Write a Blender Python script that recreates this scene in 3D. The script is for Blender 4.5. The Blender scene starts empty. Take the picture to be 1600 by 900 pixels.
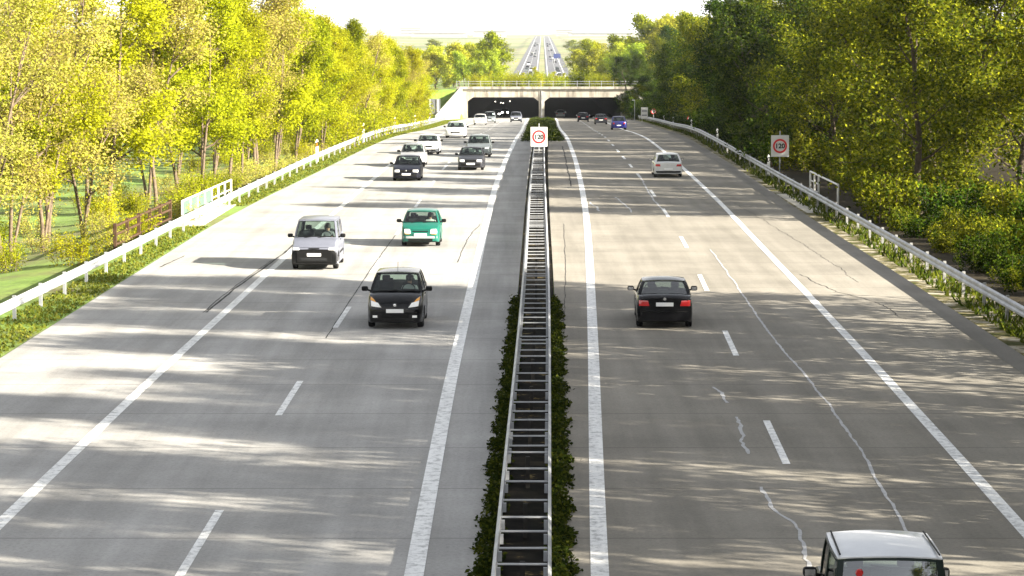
import bpy, bmesh, math, random, bisect
import numpy as np
from mathutils import Vector, Matrix
from mathutils.bvhtree import BVHTree

# ------------------------------------------------------------------ camera, world, sun, exposure
SC = bpy.context.scene
COL = SC.collection
R = math.radians
CAM_H = 8.85
cd = bpy.data.cameras.new('camera'); cam = bpy.data.objects.new('camera', cd); COL.objects.link(cam)
cam.location = (0, 0, CAM_H); cam.rotation_euler = (R(90) - math.atan(400/4069.), 0, 0)
cd.sensor_width = 36; cd.lens = 36*4069/1600; cd.clip_start = .5; cd.clip_end = 30000
SC.camera = cam
SUN_EL, SUN_AZ = 21.0, 112.0            # azimuth clockwise from +Y (the way the camera looks)
SUN_STRENGTH, SKY_STRENGTH, EXPOSURE = 5.0, 0.052, 2.42
w = bpy.data.worlds.new('World'); SC.world = w; w.use_nodes = True
nt = w.node_tree; bg = nt.nodes['Background']
sky = nt.nodes.new('ShaderNodeTexSky'); sky.sky_type = 'NISHITA'; sky.sun_disc = False
sky.sun_elevation = R(SUN_EL); sky.sun_rotation = R(SUN_AZ); sky.air_density = 1.0; sky.dust_density = 1.5; sky.ozone_density = 1.0
hsv = nt.nodes.new('ShaderNodeHueSaturation'); hsv.inputs['Saturation'].default_value = .35; nt.links.new(sky.outputs[0], hsv.inputs['Color']); nt.links.new(hsv.outputs[0], bg.inputs[0]); bg.inputs[1].default_value = SKY_STRENGTH
tc = nt.nodes.new('ShaderNodeTexCoord'); sx = nt.nodes.new('ShaderNodeSeparateXYZ'); nt.links.new(tc.outputs['Generated'], sx.inputs[0])   # bright thin cloud low in the sky
mr = nt.nodes.new('ShaderNodeMapRange'); mr.interpolation_type = 'SMOOTHSTEP'; mr.inputs['From Min'].default_value = .04; mr.inputs['From Max'].default_value = .30; mr.inputs['To Min'].default_value = 1; mr.inputs['To Max'].default_value = .12
nt.links.new(sx.outputs[2], mr.inputs['Value'])
bg2 = nt.nodes.new('ShaderNodeBackground'); bg2.inputs[0].default_value = (1, .975, .94, 1); bg2.inputs[1].default_value = .36
mxs = nt.nodes.new('ShaderNodeMixShader'); nt.links.new(mr.outputs[0], mxs.inputs[0]); nt.links.new(bg.outputs[0], mxs.inputs[1]); nt.links.new(bg2.outputs[0], mxs.inputs[2])
nt.links.new(mxs.outputs[0], nt.nodes['World Output'].inputs[0])
sl = bpy.data.lights.new('sun', 'SUN'); sl.energy = SUN_STRENGTH; sl.angle = R(.5); sl.color = (1, .92, .78)
so = bpy.data.objects.new('sun', sl); COL.objects.link(so); so.location = (60, -20, 60)
to_sun = Vector((math.sin(R(SUN_AZ))*math.cos(R(SUN_EL)), math.cos(R(SUN_AZ))*math.cos(R(SUN_EL)), math.sin(R(SUN_EL))))
so.rotation_euler = to_sun.to_track_quat('Z', 'Y').to_euler()
vs = SC.view_settings; vs.view_transform = 'Standard'; vs.look = 'None'; vs.gamma = 1; vs.exposure = EXPOSURE; vs.use_curve_mapping = False
SC.render.engine = 'CYCLES'; SC.cycles.use_denoising = True
SC.cycles.max_bounces = 6; SC.cycles.transparent_max_bounces = 12; SC.cycles.volume_bounces = 0

# ------------------------------------------------------------------ helpers
def link(o, parent=None):
    COL.objects.link(o)
    if parent is not None: o.parent = parent
    return o
def tag(o, label=None, cat=None, group=None, kind=None):
    if label: o['label'] = label
    if cat: o['category'] = cat
    if group: o['group'] = group
    if kind: o['kind'] = kind
    return o
def thing(name, label, cat, loc=(0, 0, 0), rz=0, group=None):
    o = bpy.data.objects.new(name, None); o.empty_display_size = .3
    o.location = loc; o.rotation_euler = (0, 0, rz); link(o)
    return tag(o, label, cat, group)
def copy_tree(o, parent=None):
    c = o.copy(); COL.objects.link(c)
    if parent is not None: c.parent = parent
    for ch in list(o.children): copy_tree(ch, c)
    return c
def setmats(me, mats):
    for m in (mats if isinstance(mats, (list, tuple)) else [mats]): me.materials.append(m)
def mesh_obj(name, verts, faces, mats, parent=None, smooth=None, fm=None, loc=None):
    me = bpy.data.meshes.new(name); me.from_pydata([tuple(v) for v in verts], [], faces); setmats(me, mats)
    if fm is not None: me.polygons.foreach_set('material_index', fm)
    if smooth is not None:
        me.polygons.foreach_set('use_smooth', [True]*len(me.polygons)); me.set_sharp_from_angle(angle=R(smooth))
    o = bpy.data.objects.new(name, me)
    if loc: o.location = loc
    return link(o, parent)
class MB:
    def __init__(s): s.v = []; s.f = []; s.m = []
    def add(s, vs, fs, mi=0):
        b = len(s.v); s.v += [tuple(v) for v in vs]; s.f += [tuple(i+b for i in f) for f in fs]; s.m += [mi]*len(fs); return s
    def box(s, a, b, mi=0, bev=0):
        x0, y0, z0 = a; x1, y1, z1 = b
        if bev <= 0:
            s.add([(x0,y0,z0),(x1,y0,z0),(x1,y1,z0),(x0,y1,z0),(x0,y0,z1),(x1,y0,z1),(x1,y1,z1),(x0,y1,z1)],
                  [(0,3,2,1),(4,5,6,7),(0,1,5,4),(1,2,6,5),(2,3,7,6),(3,0,4,7)], mi)
        else:
            bm = bmesh.new(); bmesh.ops.create_cube(bm, size=1)
            for v in bm.verts: v.co = Vector(((x0+x1)/2+v.co.x*(x1-x0), (y0+y1)/2+v.co.y*(y1-y0), (z0+z1)/2+v.co.z*(z1-z0)))
            bmesh.ops.bevel(bm, geom=bm.edges[:], offset=bev, segments=2, affect='EDGES', profile=.5)
            bm.verts.index_update()
            s.add([v.co.copy() for v in bm.verts], [tuple(v.index for v in f.verts) for f in bm.faces], mi); bm.free()
        return s
    def tube(s, pts, rad, n=8, mi=0, caps=True):
        pts = [Vector(p) for p in pts]; k = len(pts)
        rads = rad if isinstance(rad, (list, tuple)) else [rad]*k
        vs = []; fs = []
        for i, p in enumerate(pts):
            d = (pts[min(i+1, k-1)]-pts[max(i-1, 0)]).normalized()
            up = Vector((0, 0, 1)) if abs(d.z) < .95 else Vector((1, 0, 0))
            a = d.cross(up).normalized(); b = d.cross(a)
            for j in range(n):
                t = 2*math.pi*j/n; vs.append(p+(a*math.cos(t)+b*math.sin(t))*rads[i])
        for i in range(k-1):
            for j in range(n):
                fs.append((i*n+j, i*n+(j+1) % n, (i+1)*n+(j+1) % n, (i+1)*n+j))
        if caps: fs.append(tuple(range(n))[::-1]); fs.append(tuple((k-1)*n+j for j in range(n)))
        return s.add(vs, fs, mi)
    def lathe(s, prof, axis='x', n=20, mi=0, c=(0, 0, 0)):
        vs = []; fs = []; k = len(prof)
        for a, r in prof:
            for j in range(n):
                t = 2*math.pi*j/n; u, v = r*math.cos(t), r*math.sin(t)
                p = {'x': (a, u, v), 'y': (u, a, v), 'z': (u, v, a)}[axis]
                vs.append((p[0]+c[0], p[1]+c[1], p[2]+c[2]))
        for i in range(k-1):
            for j in range(n): fs.append((i*n+j, i*n+(j+1) % n, (i+1)*n+(j+1) % n, (i+1)*n+j))
        return s.add(vs, fs, mi)
    def build(s, name, mats, parent=None, smooth=None, loc=None):
        return mesh_obj(name, s.v, s.f, mats, parent, smooth, s.m, loc)
def spline(pts):
    xs = [p[0] for p in pts]; ys = [p[1] for p in pts]; n = len(xs)
    s = [(ys[i+1]-ys[i])/(xs[i+1]-xs[i]) for i in range(n-1)]
    m = [s[0]]+[(s[i-1]*(xs[i+1]-xs[i])+s[i]*(xs[i]-xs[i-1]))/(xs[i+1]-xs[i-1]) for i in range(1, n-1)]+[s[-1]]
    def f(x):
        if x <= xs[0]: return ys[0]+m[0]*(x-xs[0])
        if x >= xs[-1]: return ys[-1]+m[-1]*(x-xs[-1])
        i = bisect.bisect_right(xs, x)-1; h = xs[i+1]-xs[i]; t = (x-xs[i])/h
        return ((2*t**3-3*t*t+1)*ys[i]+(t**3-2*t*t+t)*h*m[i]+(-2*t**3+3*t*t)*ys[i+1]+(t**3-t*t)*h*m[i+1])
    return f
def smooth01(t): t = min(1, max(0, t)); return t*t*(3-2*t)
def frange(a, b, st):
    n = max(1, int(round((b-a)/st))); return [a+(b-a)*i/n for i in range(n+1)]

# ------------------------------------------------------------------ materials
def newmat(name):
    m = bpy.data.materials.new(name); m.use_nodes = True
    nt = m.node_tree; return m, nt, nt.nodes['Principled BSDF']
def N(nt, t, **kw):
    n = nt.nodes.new(t)
    for k, v in kw.items():
        if k.startswith('i_'): n.inputs[k[2:].replace('_', ' ')].default_value = v
        else: setattr(n, k, v)
    return n
def rgba(c): return (c[0], c[1], c[2], 1)
def ramp(nt, stops):
    r = nt.nodes.new('ShaderNodeValToRGB'); e = r.color_ramp.elements
    while len(e) < len(stops): e.new(.5)
    for x, (p, c) in zip(e, stops): x.position = p; x.color = rgba(c)
    return r
def noise(nt, scale, detail=4, rough=.55, mapscale=None, src='pos'):
    if src == 'pos': g = nt.nodes.new('ShaderNodeNewGeometry'); out = g.outputs['Position']
    else: g = nt.nodes.new('ShaderNodeTexCoord'); out = g.outputs['Object']
    if mapscale:
        mp = nt.nodes.new('ShaderNodeMapping'); mp.inputs['Scale'].default_value = mapscale
        nt.links.new(out, mp.inputs[0]); out = mp.outputs[0]
    n = N(nt, 'ShaderNodeTexNoise'); n.inputs['Scale'].default_value = scale; n.inputs['Detail'].default_value = detail; n.inputs['Roughness'].default_value = rough
    nt.links.new(out, n.inputs['Vector']); return n
def mixc(nt, a, b, fac, mode='MIX'):
    m = nt.nodes.new('ShaderNodeMix'); m.data_type = 'RGBA'; m.blend_type = mode
    for sock, val in ((m.inputs[0], fac), (m.inputs[6], a), (m.inputs[7], b)):
        if isinstance(val, bpy.types.NodeSocket): nt.links.new(val, sock)
        elif isinstance(val, (int, float)): sock.default_value = val
        else: sock.default_value = rgba(val)
    return m.outputs[2]
def plain(name, c, rough=.6, metal=0, var=.12, scale=3, src='obj', coat=0, bump=0):
    m, nt, p = newmat(name)
    n = noise(nt, scale, 5, .6, src=src)
    r = ramp(nt, [(.3, [x*(1-var) for x in c]), (.7, [min(1, x*(1+var)) for x in c])])
    nt.links.new(n.outputs[0], r.inputs[0]); nt.links.new(r.outputs[0], p.inputs['Base Color'])
    p.inputs['Roughness'].default_value = rough; p.inputs['Metallic'].default_value = metal; p.inputs['Coat Weight'].default_value = coat
    if rough >= .8: p.inputs['Specular IOR Level'].default_value = .12
    if bump:
        b = N(nt, 'ShaderNodeBump'); b.inputs['Strength'].default_value = bump; b.inputs['Distance'].default_value = .02
        nt.links.new(n.outputs[0], b.inputs['Height']); nt.links.new(b.outputs[0], p.inputs['Normal'])
    return m
def paint(name, c, metal=0., rough=.28, coat=1., spec=.5):
    m, nt, p = newmat(name)
    n = noise(nt, 2.5, 4, .6, src='obj'); r = ramp(nt, [(.3, [x*.92 for x in c]), (.75, [min(1, x*1.06+.004) for x in c])])
    nt.links.new(n.outputs[0], r.inputs[0]); nt.links.new(r.outputs[0], p.inputs['Base Color'])
    mr = N(nt, 'ShaderNodeMapRange'); mr.inputs['To Min'].default_value = rough*.8; mr.inputs['To Max'].default_value = rough*1.5
    n2 = noise(nt, 9, 4, .6, src='obj'); nt.links.new(n2.outputs[0], mr.inputs['Value']); nt.links.new(mr.outputs[0], p.inputs['Roughness'])
    p.inputs['Metallic'].default_value = metal; p.inputs['Coat Weight'].default_value = coat; p.inputs['Coat Roughness'].default_value = .06; p.inputs['Specular IOR Level'].default_value = spec
    return m
def pavement(name, c, joint=5.0):
    m, nt, p = newmat(name)
    streak = noise(nt, 1, 5, .6, (1.3, .05, 1)); blot = noise(nt, .22, 5, .6); grain = noise(nt, 14, 6, .75)
    r1 = ramp(nt, [(.32, [x*.80 for x in c]), (.7, [x*1.14 for x in c])]); nt.links.new(blot.outputs[0], r1.inputs[0])
    r2 = ramp(nt, [(.3, (.78, .78, .77)), (.65, (1.06, 1.06, 1.06))]); nt.links.new(streak.outputs[0], r2.inputs[0])
    r3 = ramp(nt, [(.25, (.62, .62, .62)), (.5, (1, 1, 1)), (.8, (1.22, 1.22, 1.2))]); nt.links.new(grain.outputs[0], r3.inputs[0])
    col = mixc(nt, r1.outputs[0], r2.outputs[0], 1., 'MULTIPLY'); col = mixc(nt, col, r3.outputs[0], .75, 'MULTIPLY')
    if joint:
        g = nt.nodes.new('ShaderNodeNewGeometry'); sx = nt.nodes.new('ShaderNodeSeparateXYZ'); nt.links.new(g.outputs['Position'], sx.inputs[0])
        d = N(nt, 'ShaderNodeMath', operation='DIVIDE'); d.inputs[1].default_value = joint; nt.links.new(sx.outputs[1], d.inputs[0])
        fr = N(nt, 'ShaderNodeMath', operation='FRACT'); nt.links.new(d.outputs[0], fr.inputs[0])
        lt = N(nt, 'ShaderNodeMath', operation='LESS_THAN'); lt.inputs[1].default_value = .06/joint; nt.links.new(fr.outputs[0], lt.inputs[0])
        ml = N(nt, 'ShaderNodeMath', operation='MULTIPLY'); ml.inputs[1].default_value = .6; nt.links.new(lt.outputs[0], ml.inputs[0])
        col = mixc(nt, col, [x*.35 for x in c], ml.outputs[0])
    nt.links.new(col, p.inputs['Base Color']); p.inputs['Roughness'].default_value = .9; p.inputs['Specular IOR Level'].default_value = .2
    b = N(nt, 'ShaderNodeBump'); b.inputs['Strength'].default_value = .35; b.inputs['Distance'].default_value = .01
    nt.links.new(grain.outputs[0], b.inputs['Height']); nt.links.new(b.outputs[0], p.inputs['Normal'])
    return m
def line_paint(name, c=(.78, .78, .76), worn=.42):
    m, nt, p = newmat(name)
    n = noise(nt, 5, 8, .75); st = noise(nt, 1, 4, .6, (3, .12, 1))
    r = ramp(nt, [(.36, [x*worn for x in c]), (.52, c)]); nt.links.new(n.outputs[0], r.inputs[0])
    r2 = ramp(nt, [(.3, (.82, .82, .82)), (.6, (1, 1, 1))]); nt.links.new(st.outputs[0], r2.inputs[0])
    nt.links.new(mixc(nt, r.outputs[0], r2.outputs[0], 1., 'MULTIPLY'), p.inputs['Base Color']); p.inputs['Roughness'].default_value = .6
    return m
def leaf(name, cols, trans=.45, hue=.03):
    m, nt, p = newmat(name)
    nt.nodes.remove(p); out = nt.nodes['Material Output']
    g = nt.nodes.new('ShaderNodeNewGeometry'); k = len(cols)
    r = ramp(nt, [(i/(k-1), c) for i, c in enumerate(cols)]); nt.links.new(g.outputs['Random Per Island'], r.inputs[0])
    oi = nt.nodes.new('ShaderNodeObjectInfo')
    hs = nt.nodes.new('ShaderNodeHueSaturation'); nt.links.new(r.outputs[0], hs.inputs['Color'])
    mr = N(nt, 'ShaderNodeMapRange'); mr.inputs['To Min'].default_value = .5-hue; mr.inputs['To Max'].default_value = .5+hue
    nt.links.new(oi.outputs['Random'], mr.inputs['Value']); nt.links.new(mr.outputs[0], hs.inputs['Hue'])
    mv = N(nt, 'ShaderNodeMapRange'); mv.inputs['To Min'].default_value = .78; mv.inputs['To Max'].default_value = 1.25
    ml = N(nt, 'ShaderNodeMath', operation='MULTIPLY'); ml.inputs[1].default_value = 7.31; fr = N(nt, 'ShaderNodeMath', operation='FRACT')
    nt.links.new(oi.outputs['Random'], ml.inputs[0]); nt.links.new(ml.outputs[0], fr.inputs[0]); nt.links.new(fr.outputs[0], mv.inputs['Value']); nt.links.new(mv.outputs[0], hs.inputs['Value'])
    d = nt.nodes.new('ShaderNodeBsdfDiffuse'); t = nt.nodes.new('ShaderNodeBsdfTranslucent'); mx = nt.nodes.new('ShaderNodeMixShader'); mx.inputs[0].default_value = trans
    for s in (d, t): nt.links.new(hs.outputs[0], s.inputs[0])
    nt.links.new(d.outputs[0], mx.inputs[1]); nt.links.new(t.outputs[0], mx.inputs[2]); nt.links.new(mx.outputs[0], out.inputs[0])
    return m
def glass(name, tint, base=.055):
    m, nt, p = newmat(name); nt.nodes.remove(p); out = nt.nodes['Material Output']
    t = nt.nodes.new('ShaderNodeBsdfTransparent'); t.inputs[0].default_value = rgba(tint)
    g = nt.nodes.new('ShaderNodeBsdfGlossy'); g.inputs['Roughness'].default_value = .03
    lf = nt.nodes.new('ShaderNodeLayerWeight'); lf.inputs[0].default_value = .5; pw = N(nt, 'ShaderNodeMath', operation='POWER'); pw.inputs[1].default_value = 4; nt.links.new(lf.outputs['Facing'], pw.inputs[0])
    lw = N(nt, 'ShaderNodeMath', operation='MULTIPLY_ADD'); lw.inputs[1].default_value = .8; lw.inputs[2].default_value = base; nt.links.new(pw.outputs[0], lw.inputs[0]); mx = nt.nodes.new('ShaderNodeMixShader')
    nt.links.new(lw.outputs[0], mx.inputs[0]); nt.links.new(t.outputs[0], mx.inputs[1]); nt.links.new(g.outputs[0], mx.inputs[2]); nt.links.new(mx.outputs[0], out.inputs[0])
    return m
def emit(name, c, s):
    m, nt, p = newmat(name); p.inputs['Base Color'].default_value = rgba(c); p.inputs['Emission Color'].default_value = rgba(c); p.inputs['Emission Strength'].default_value = s
    return m
M = {}
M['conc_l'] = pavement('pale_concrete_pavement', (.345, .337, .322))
M['conc_r'] = pavement('shade_browned_pavement', (.245, .226, .192))  # deeper tree shade on this side is mixed into the pavement colour
M['conc_far'] = pavement('far_pavement', (.13, .135, .15), 0)
M['shadestrip'] = pavement('guardrail_shade_pavement', (.22, .205, .18), 0)  # tone for the strip where the right guardrail's shadow falls
M['paintw'] = line_paint('white_road_paint')
M['seal'] = line_paint('crack_sealing', (.42, .42, .42), .7)
M['joint'] = plain('dark_joint', (.03, .03, .03), .9)
M['galv'] = plain('galvanised_steel', (.36, .37, .385), .5, .3, .3, 1.2)
M['galvd'] = plain('weathered_steel', (.27, .27, .26), .6, .3, .25, 6)
M['soil'] = plain('dark_soil', (.035, .028, .02), .95, 0, .5, 4, 'pos')
M['rustd'] = plain('dark_weathered_post', (.03, .028, .025), .8, 0, .3, 6)
M['whitep'] = plain('white_plastic', (.78, .78, .75), .5)
M['blackp'] = plain('black_plastic', (.006, .006, .006), .6); M['blackp'].node_tree.nodes['Principled BSDF'].inputs['Specular IOR Level'].default_value = .15
M['orange'] = plain('orange_reflector', (.8, .25, .02), .3)
M['redp'] = plain('red_sign_paint', (.62, .02, .02), .45)
M['signw'] = plain('white_sign_sheet', (.62, .61, .58), .45, var=.05)
M['signg'] = plain('grey_sign_back', (.17, .175, .19), .5, .3)
M['conc'] = plain('pale_concrete', (.42, .40, .35), .85, 0, .22, .8, 'pos', bump=.2)
def stained():
    m, nt, p = newmat('weathered_portal_concrete'); a = noise(nt, 1, 5, .65, (1.1, 1, .12)); b = noise(nt, .6, 6, .7)
    r = ramp(nt, [(.36, (.17, .15, .12)), (.52, (.36, .335, .28)), (.7, (.43, .40, .34))]); nt.links.new(a.outputs[0], r.inputs[0])
    r2 = ramp(nt, [(.35, (.72, .72, .72)), (.65, (1.05, 1.05, 1.05))]); nt.links.new(b.outputs[0], r2.inputs[0])
    nt.links.new(mixc(nt, r.outputs[0], r2.outputs[0], 1., 'MULTIPLY'), p.inputs['Base Color']); p.inputs['Roughness'].default_value = .9; return m
M['concs'] = stained()
M['concshade'] = plain('shadow_dark_concrete', (.16, .15, .13), .9, 0, .35, .6, 'pos')  # dark tone imitates the shadow under the parapet
M['shadec'] = plain('shade_black_tunnel_concrete', (.010, .010, .010), .95, 0, .3, .6, 'pos')  # near-black: the darkness of the bore is put into the concrete colour
M['bark_t'] = plain('tan_bark', (.12, .09, .062), .9, 0, .4, 6, bump=.4)
M['bark_d'] = plain('dark_bark', (.07, .055, .04), .9, 0, .4, 6, bump=.4)
M['wood'] = plain('brown_fence_wood', (.06, .035, .02), .8, 0, .3, 5)
M['greenmesh'] = plain('pale_green_panel', (.075, .135, .10), .6)
M['creamp'] = plain('cream_paint', (.70, .66, .48), .5)
M['blues'] = plain('blue_sign_sheet', (.02, .035, .13), .5)
M['leaf_y'] = leaf('yellow_spring_leaves', [(.21, .22, .008), (.335, .335, .012), (.42, .42, .016), (.29, .32, .013)], .5, .012)
M['leaf_t'] = leaf('tan_budding_leaves', [(.30, .25, .09), (.38, .35, .07), (.42, .43, .05)], .45, .012)
M['leaf_g'] = leaf('fresh_green_leaves', [(.11, .14, .006), (.24, .265, .010), (.36, .36, .014)], .45, .015)
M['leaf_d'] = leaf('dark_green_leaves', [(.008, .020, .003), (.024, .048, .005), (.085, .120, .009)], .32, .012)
M['leaf_o'] = leaf('olive_gold_leaves', [(.025, .042, .005), (.10, .12, .008), (.25, .25, .013)], .4, .010)
M['leaf_haze'] = leaf('haze_paled_leaves', [(.20, .24, .02), (.36, .40, .03), (.50, .52, .05)], .4)  # leaves lightened so the colour carries the distance haze
M['grass'] = leaf('verge_grass_blades', [(.06, .08, .012), (.11, .13, .016), (.18, .17, .03)], .4, .01)
M['cover'] = leaf('ground_cover_leaves', [(.010, .018, .004), (.03, .045, .008), (.085, .095, .012)], .3, .01)
M['hedge'] = leaf('median_hedge_leaves', [(.02, .035, .006), (.05, .07, .008), (.10, .11, .012)], .3, .01)
M['tyre'] = plain('tyre_rubber', (.012, .012, .012), .8)
M['rim'] = plain('alloy_rim', (.42, .42, .43), .35, .7)
M['interior'] = plain('dark_car_interior', (.018, .019, .02), .8)
M['seat'] = plain('grey_seat_cloth', (.035, .038, .042), .9)
M['glass'] = glass('car_window_glass', (.55, .64, .60))
M['glassr'] = glass('sky_reflecting_rear_glass', (.42, .50, .48), .22)
M['glassd'] = glass('dark_car_window_glass', (.25, .30, .28))
M['lamp'] = plain('clear_headlamp', (.85, .85, .82), .12, 0, .05, 8, coat=1)
M['amber'] = plain('amber_indicator', (.75, .33, .02), .2, coat=1)
M['tail'] = plain('red_tail_lamp', (.45, .012, .012), .18, coat=1)
M['plate'] = plain('white_number_plate', (.80, .80, .78), .4, var=.04)
M['chrome'] = plain('chrome', (.75, .75, .75), .15, .9)
M['lit'] = emit('lit_headlamp', (1, .95, .85), 6)
M['lampon'] = emit('tunnel_lamp_glow', (1, .9, .75), 1.2)
M['skin'] = plain('skin', (.48, .27, .19), .6)
M['hair'] = plain('dark_hair', (.02, .014, .01), .7)
# ground: grass with bare earth
def ground_mat():
    m, nt, p = newmat('grassy_ground')
    a = noise(nt, .12, 6, .6); b = noise(nt, 2.5, 6, .7); c = noise(nt, .0022, 4, .55)
    r1 = ramp(nt, [(.34, (.12, .09, .04)), (.48, (.13, .19, .02)), (.66, (.15, .26, .03))]); nt.links.new(a.outputs[0], r1.inputs[0])
    r2 = ramp(nt, [(.3, (.6, .6, .6)), (.7, (1.25, 1.25, 1.2))]); nt.links.new(b.outputs[0], r2.inputs[0])
    near = mixc(nt, r1.outputs[0], r2.outputs[0], 1., 'MULTIPLY')
    r3 = ramp(nt, [(.38, (.09, .12, .03)), (.48, (.22, .20, .10)), (.55, (.12, .16, .04)), (.64, (.30, .27, .17))]); nt.links.new(c.outputs[0], r3.inputs[0])
    g = nt.nodes.new('ShaderNodeNewGeometry'); sx = nt.nodes.new('ShaderNodeSeparateXYZ'); nt.links.new(g.outputs['Position'], sx.inputs[0])
    mr = N(nt, 'ShaderNodeMapRange'); mr.inputs['From Min'].default_value = 700; mr.inputs['From Max'].default_value = 1500; nt.links.new(sx.outputs[1], mr.inputs['Value'])
    col = mixc(nt, near, r3.outputs[0], mr.outputs[0])
    nt.links.new(col, p.inputs['Base Color']); p.inputs['Roughness'].default_value = .95
    return m
M['ground'] = ground_mat()
M['litter'] = plain('dark_leaf_litter', (.03, .024, .014), .95, 0, .6, 2.5, 'pos')
def median_mat():
    m, nt, p = newmat('median_gravel')
    a = noise(nt, 1.6, 6, .7); r = ramp(nt, [(.46, (.003, .003, .002)), (.60, (.015, .012, .008)), (.66, (.16, .12, .045)), (.74, (.25, .21, .14))]); nt.links.new(a.outputs[0], r.inputs[0])
    nt.links.new(r.outputs[0], p.inputs['Base Color']); p.inputs['Roughness'].default_value = .95; p.inputs['Specular IOR Level'].default_value = .05; return m
M['median'] = median_mat()
def verge_mat():
    m, nt, p = newmat('gravel_verge')
    a = noise(nt, .9, 6, .7); r = ramp(nt, [(.40, (.05, .06, .015)), (.5, (.14, .12, .06)), (.58, (.36, .33, .26))]); nt.links.new(a.outputs[0], r.inputs[0])
    nt.links.new(r.outputs[0], p.inputs['Base Color']); p.inputs['Roughness'].default_value = .95; p.inputs['Specular IOR Level'].default_value = .05; return m
M['verge'] = verge_mat()

# ------------------------------------------------------------------ the road's course (metres; Y along the view)
zr = spline([(-200, 0), (150, 0), (185, -.01), (205, -.1), (224, -.3), (255, -1.0), (290, -2.0), (340, -3.3), (400, -4.85), (470, -6.6), (550, -8.3), (620, -9.3), (700, -9.9), (850, -10.2), (1200, -9.8), (1829, -7.7), (4085, .5), (9000, 1.5)])
far = [(Y, .0117*Y-.25) for Y in (520, 800, 1200, 2400, 4500)]
Li = spline([(30, -1.6), (50, -1.6), (66, -1.56), (86, -1.42), (127, -1.15), (151, -.93), (172, -.59), (203, 0), (246, .67), (334, 1.48), (381, 1.96), (430, 2.45)]+[(y, c-2.5) for y, c in far])
Lo = spline([(30, -9.25), (66, -9.21), (79, -9.12), (127, -8.75), (145, -8.54), (172, -8.2), (199, -7.6), (246, -6.75), (334, -6.0), (430, -5.1)]+[(y, c-10) for y, c in far])
Ld = lambda Y: Lo(Y)*.5+Li(Y)*.5
Ri = spline([(30, 1.15), (42, 1.44), (60, 1.93), (70, 2.21), (84, 2.58), (129, 3.65), (172, 4.3), (210, 4.65), (261, 5.12), (334, 5.99), (430, 7.4)]+[(y, c+2.5) for y, c in far])
Rd = spline([(30, 5.0), (56, 5.73), (74, 6.24), (92, 6.78), (109, 7.25), (127, 7.55), (143, 7.76), (172, 7.88), (200, 7.98), (226, 8.2), (334, 9.75), (430, 11.05)]+[(y, c+6.25) for y, c in far])
Ro = spline([(30, 8.75), (70, 9.67), (82, 9.9), (108, 10.35), (136, 10.84), (168, 11.16), (199, 11.4), (267, 12.2), (334, 13.2), (430, 14.7)]+[(y, c+10) for y, c in far])
Mc = spline([(20, -.12), (38.5, .14), (76.8, .68), (132.8, 1.29), (179.8, 1.86), (230, 2.6), (300, 3.5), (430, 4.9), (520, 5.85)])
Cc = lambda Y: (Lo(Y)+Ro(Y))/2
Lp = spline([(30, -14.0), (100, -13.85), (120, -13.75), (131, -13.5), (175, -12.0), (215, -10.9), (300, -9.6), (430, -8.6), (470, -8.0)])
Rp = spline([(30, 13.0), (97, 13.45), (124, 13.55), (161, 13.9), (215, 14.4), (290, 16.4), (400, 19.0), (470, 19.4)])
Lg = spline([(40, -16.2), (102, -14.75), (117, -14.5), (160, -13.5), (215, -11.9), (300, -11.3), (465, -10.9)])
Rg = spline([(40, 15.0), (111, 15.3), (130, 15.4), (156, 15.5), (210, 16.0), (291, 18.3), (403, 20.9), (465, 21.4)])
Y_P, Y_X = 470.0, 760.0           # tunnel portal and far exit
CLEAR, COVER = 3.75, 5.2
TL = lambda Y: Lo(Y)-3.3; TR = lambda Y: Ro(Y)+4.4
TM = lambda Y: (Li(Y)+Ri(Y))/2

def terrain_z(Y, u):
    base = zr(Y)-.10
    if u > 0: base += 1.2*smooth01((u-19)/14)
    else: base -= .9*smooth01((-u-17)/8)
    if Y > 440:
        k = smooth01((Y-448)/24)*(1-smooth01((Y-Y_X+8)/40)); side = smooth01((abs(u-.5)-14.6)/1.2) if Y > 466 else smooth01((abs(u-.5)-16.5)/5)
        base += k*side*(COVER+.2)*max(0, 1-max(0, abs(u)-60)/250)
    if Y > 1500: base += 3*math.sin(u*.0021+Y*.0007)*smooth01((abs(u)-60)/300)
    else: base += .25*math.sin(u*.19+Y*.11)*smooth01((abs(u)-22)/10)
    return base
us = sorted(set([-4200, -3000, -2000, -1400, -900, -600, -400, -280, -200, -140, -100, -75]+[round(x, 2) for x in frange(-60, 60, 1.5)]+[-14.1, -14.9, -15.4, 15.1, 15.9, 16.4, 75, 100, 140, 200, 280, 400, 600, 900, 1400, 2000, 3000, 4200]))
tys = frange(-40, 440, 6)+frange(443, 480, 2.5)[0:]+frange(485, 820, 7)+[840, 870, 910, 960, 1020, 1100, 1200, 1320, 1450, 1600, 1829, 2100, 2500, 3000, 3500, 4085, 5000, 6200, 7500, 9000]
vs_, fs_ = [], []
for Y in tys:
    for u in us: vs_.append((Cc(Y)+u, Y, terrain_z(Y, u)))
nu = len(us)
for i in range(len(tys)-1):
    for j in range(nu-1): fs_.append((i*nu+j, i*nu+j+1, (i+1)*nu+j+1, (i+1)*nu+j))
tag(mesh_obj('ground', vs_, fs_, M['ground'], smooth=60), kind='structure')
fv, ff = [], []; fys = frange(40, 462, 5)
for Y in fys:
    for k in range(13): u = Rg(Y)-Cc(Y)+.92+k*2.6; fv.append((Cc(Y)+u, Y, max(terrain_z(Y, u), terrain_z(Y, u-1), terrain_z(Y, u+1))+.06))
for i in range(len(fys)-1):
    for k in range(12): q = i*13+k; ff.append((q, q+1, q+14, q+13))
tag(mesh_obj('forest_floor', fv, ff, M['litter'], smooth=60), kind='structure')
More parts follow.
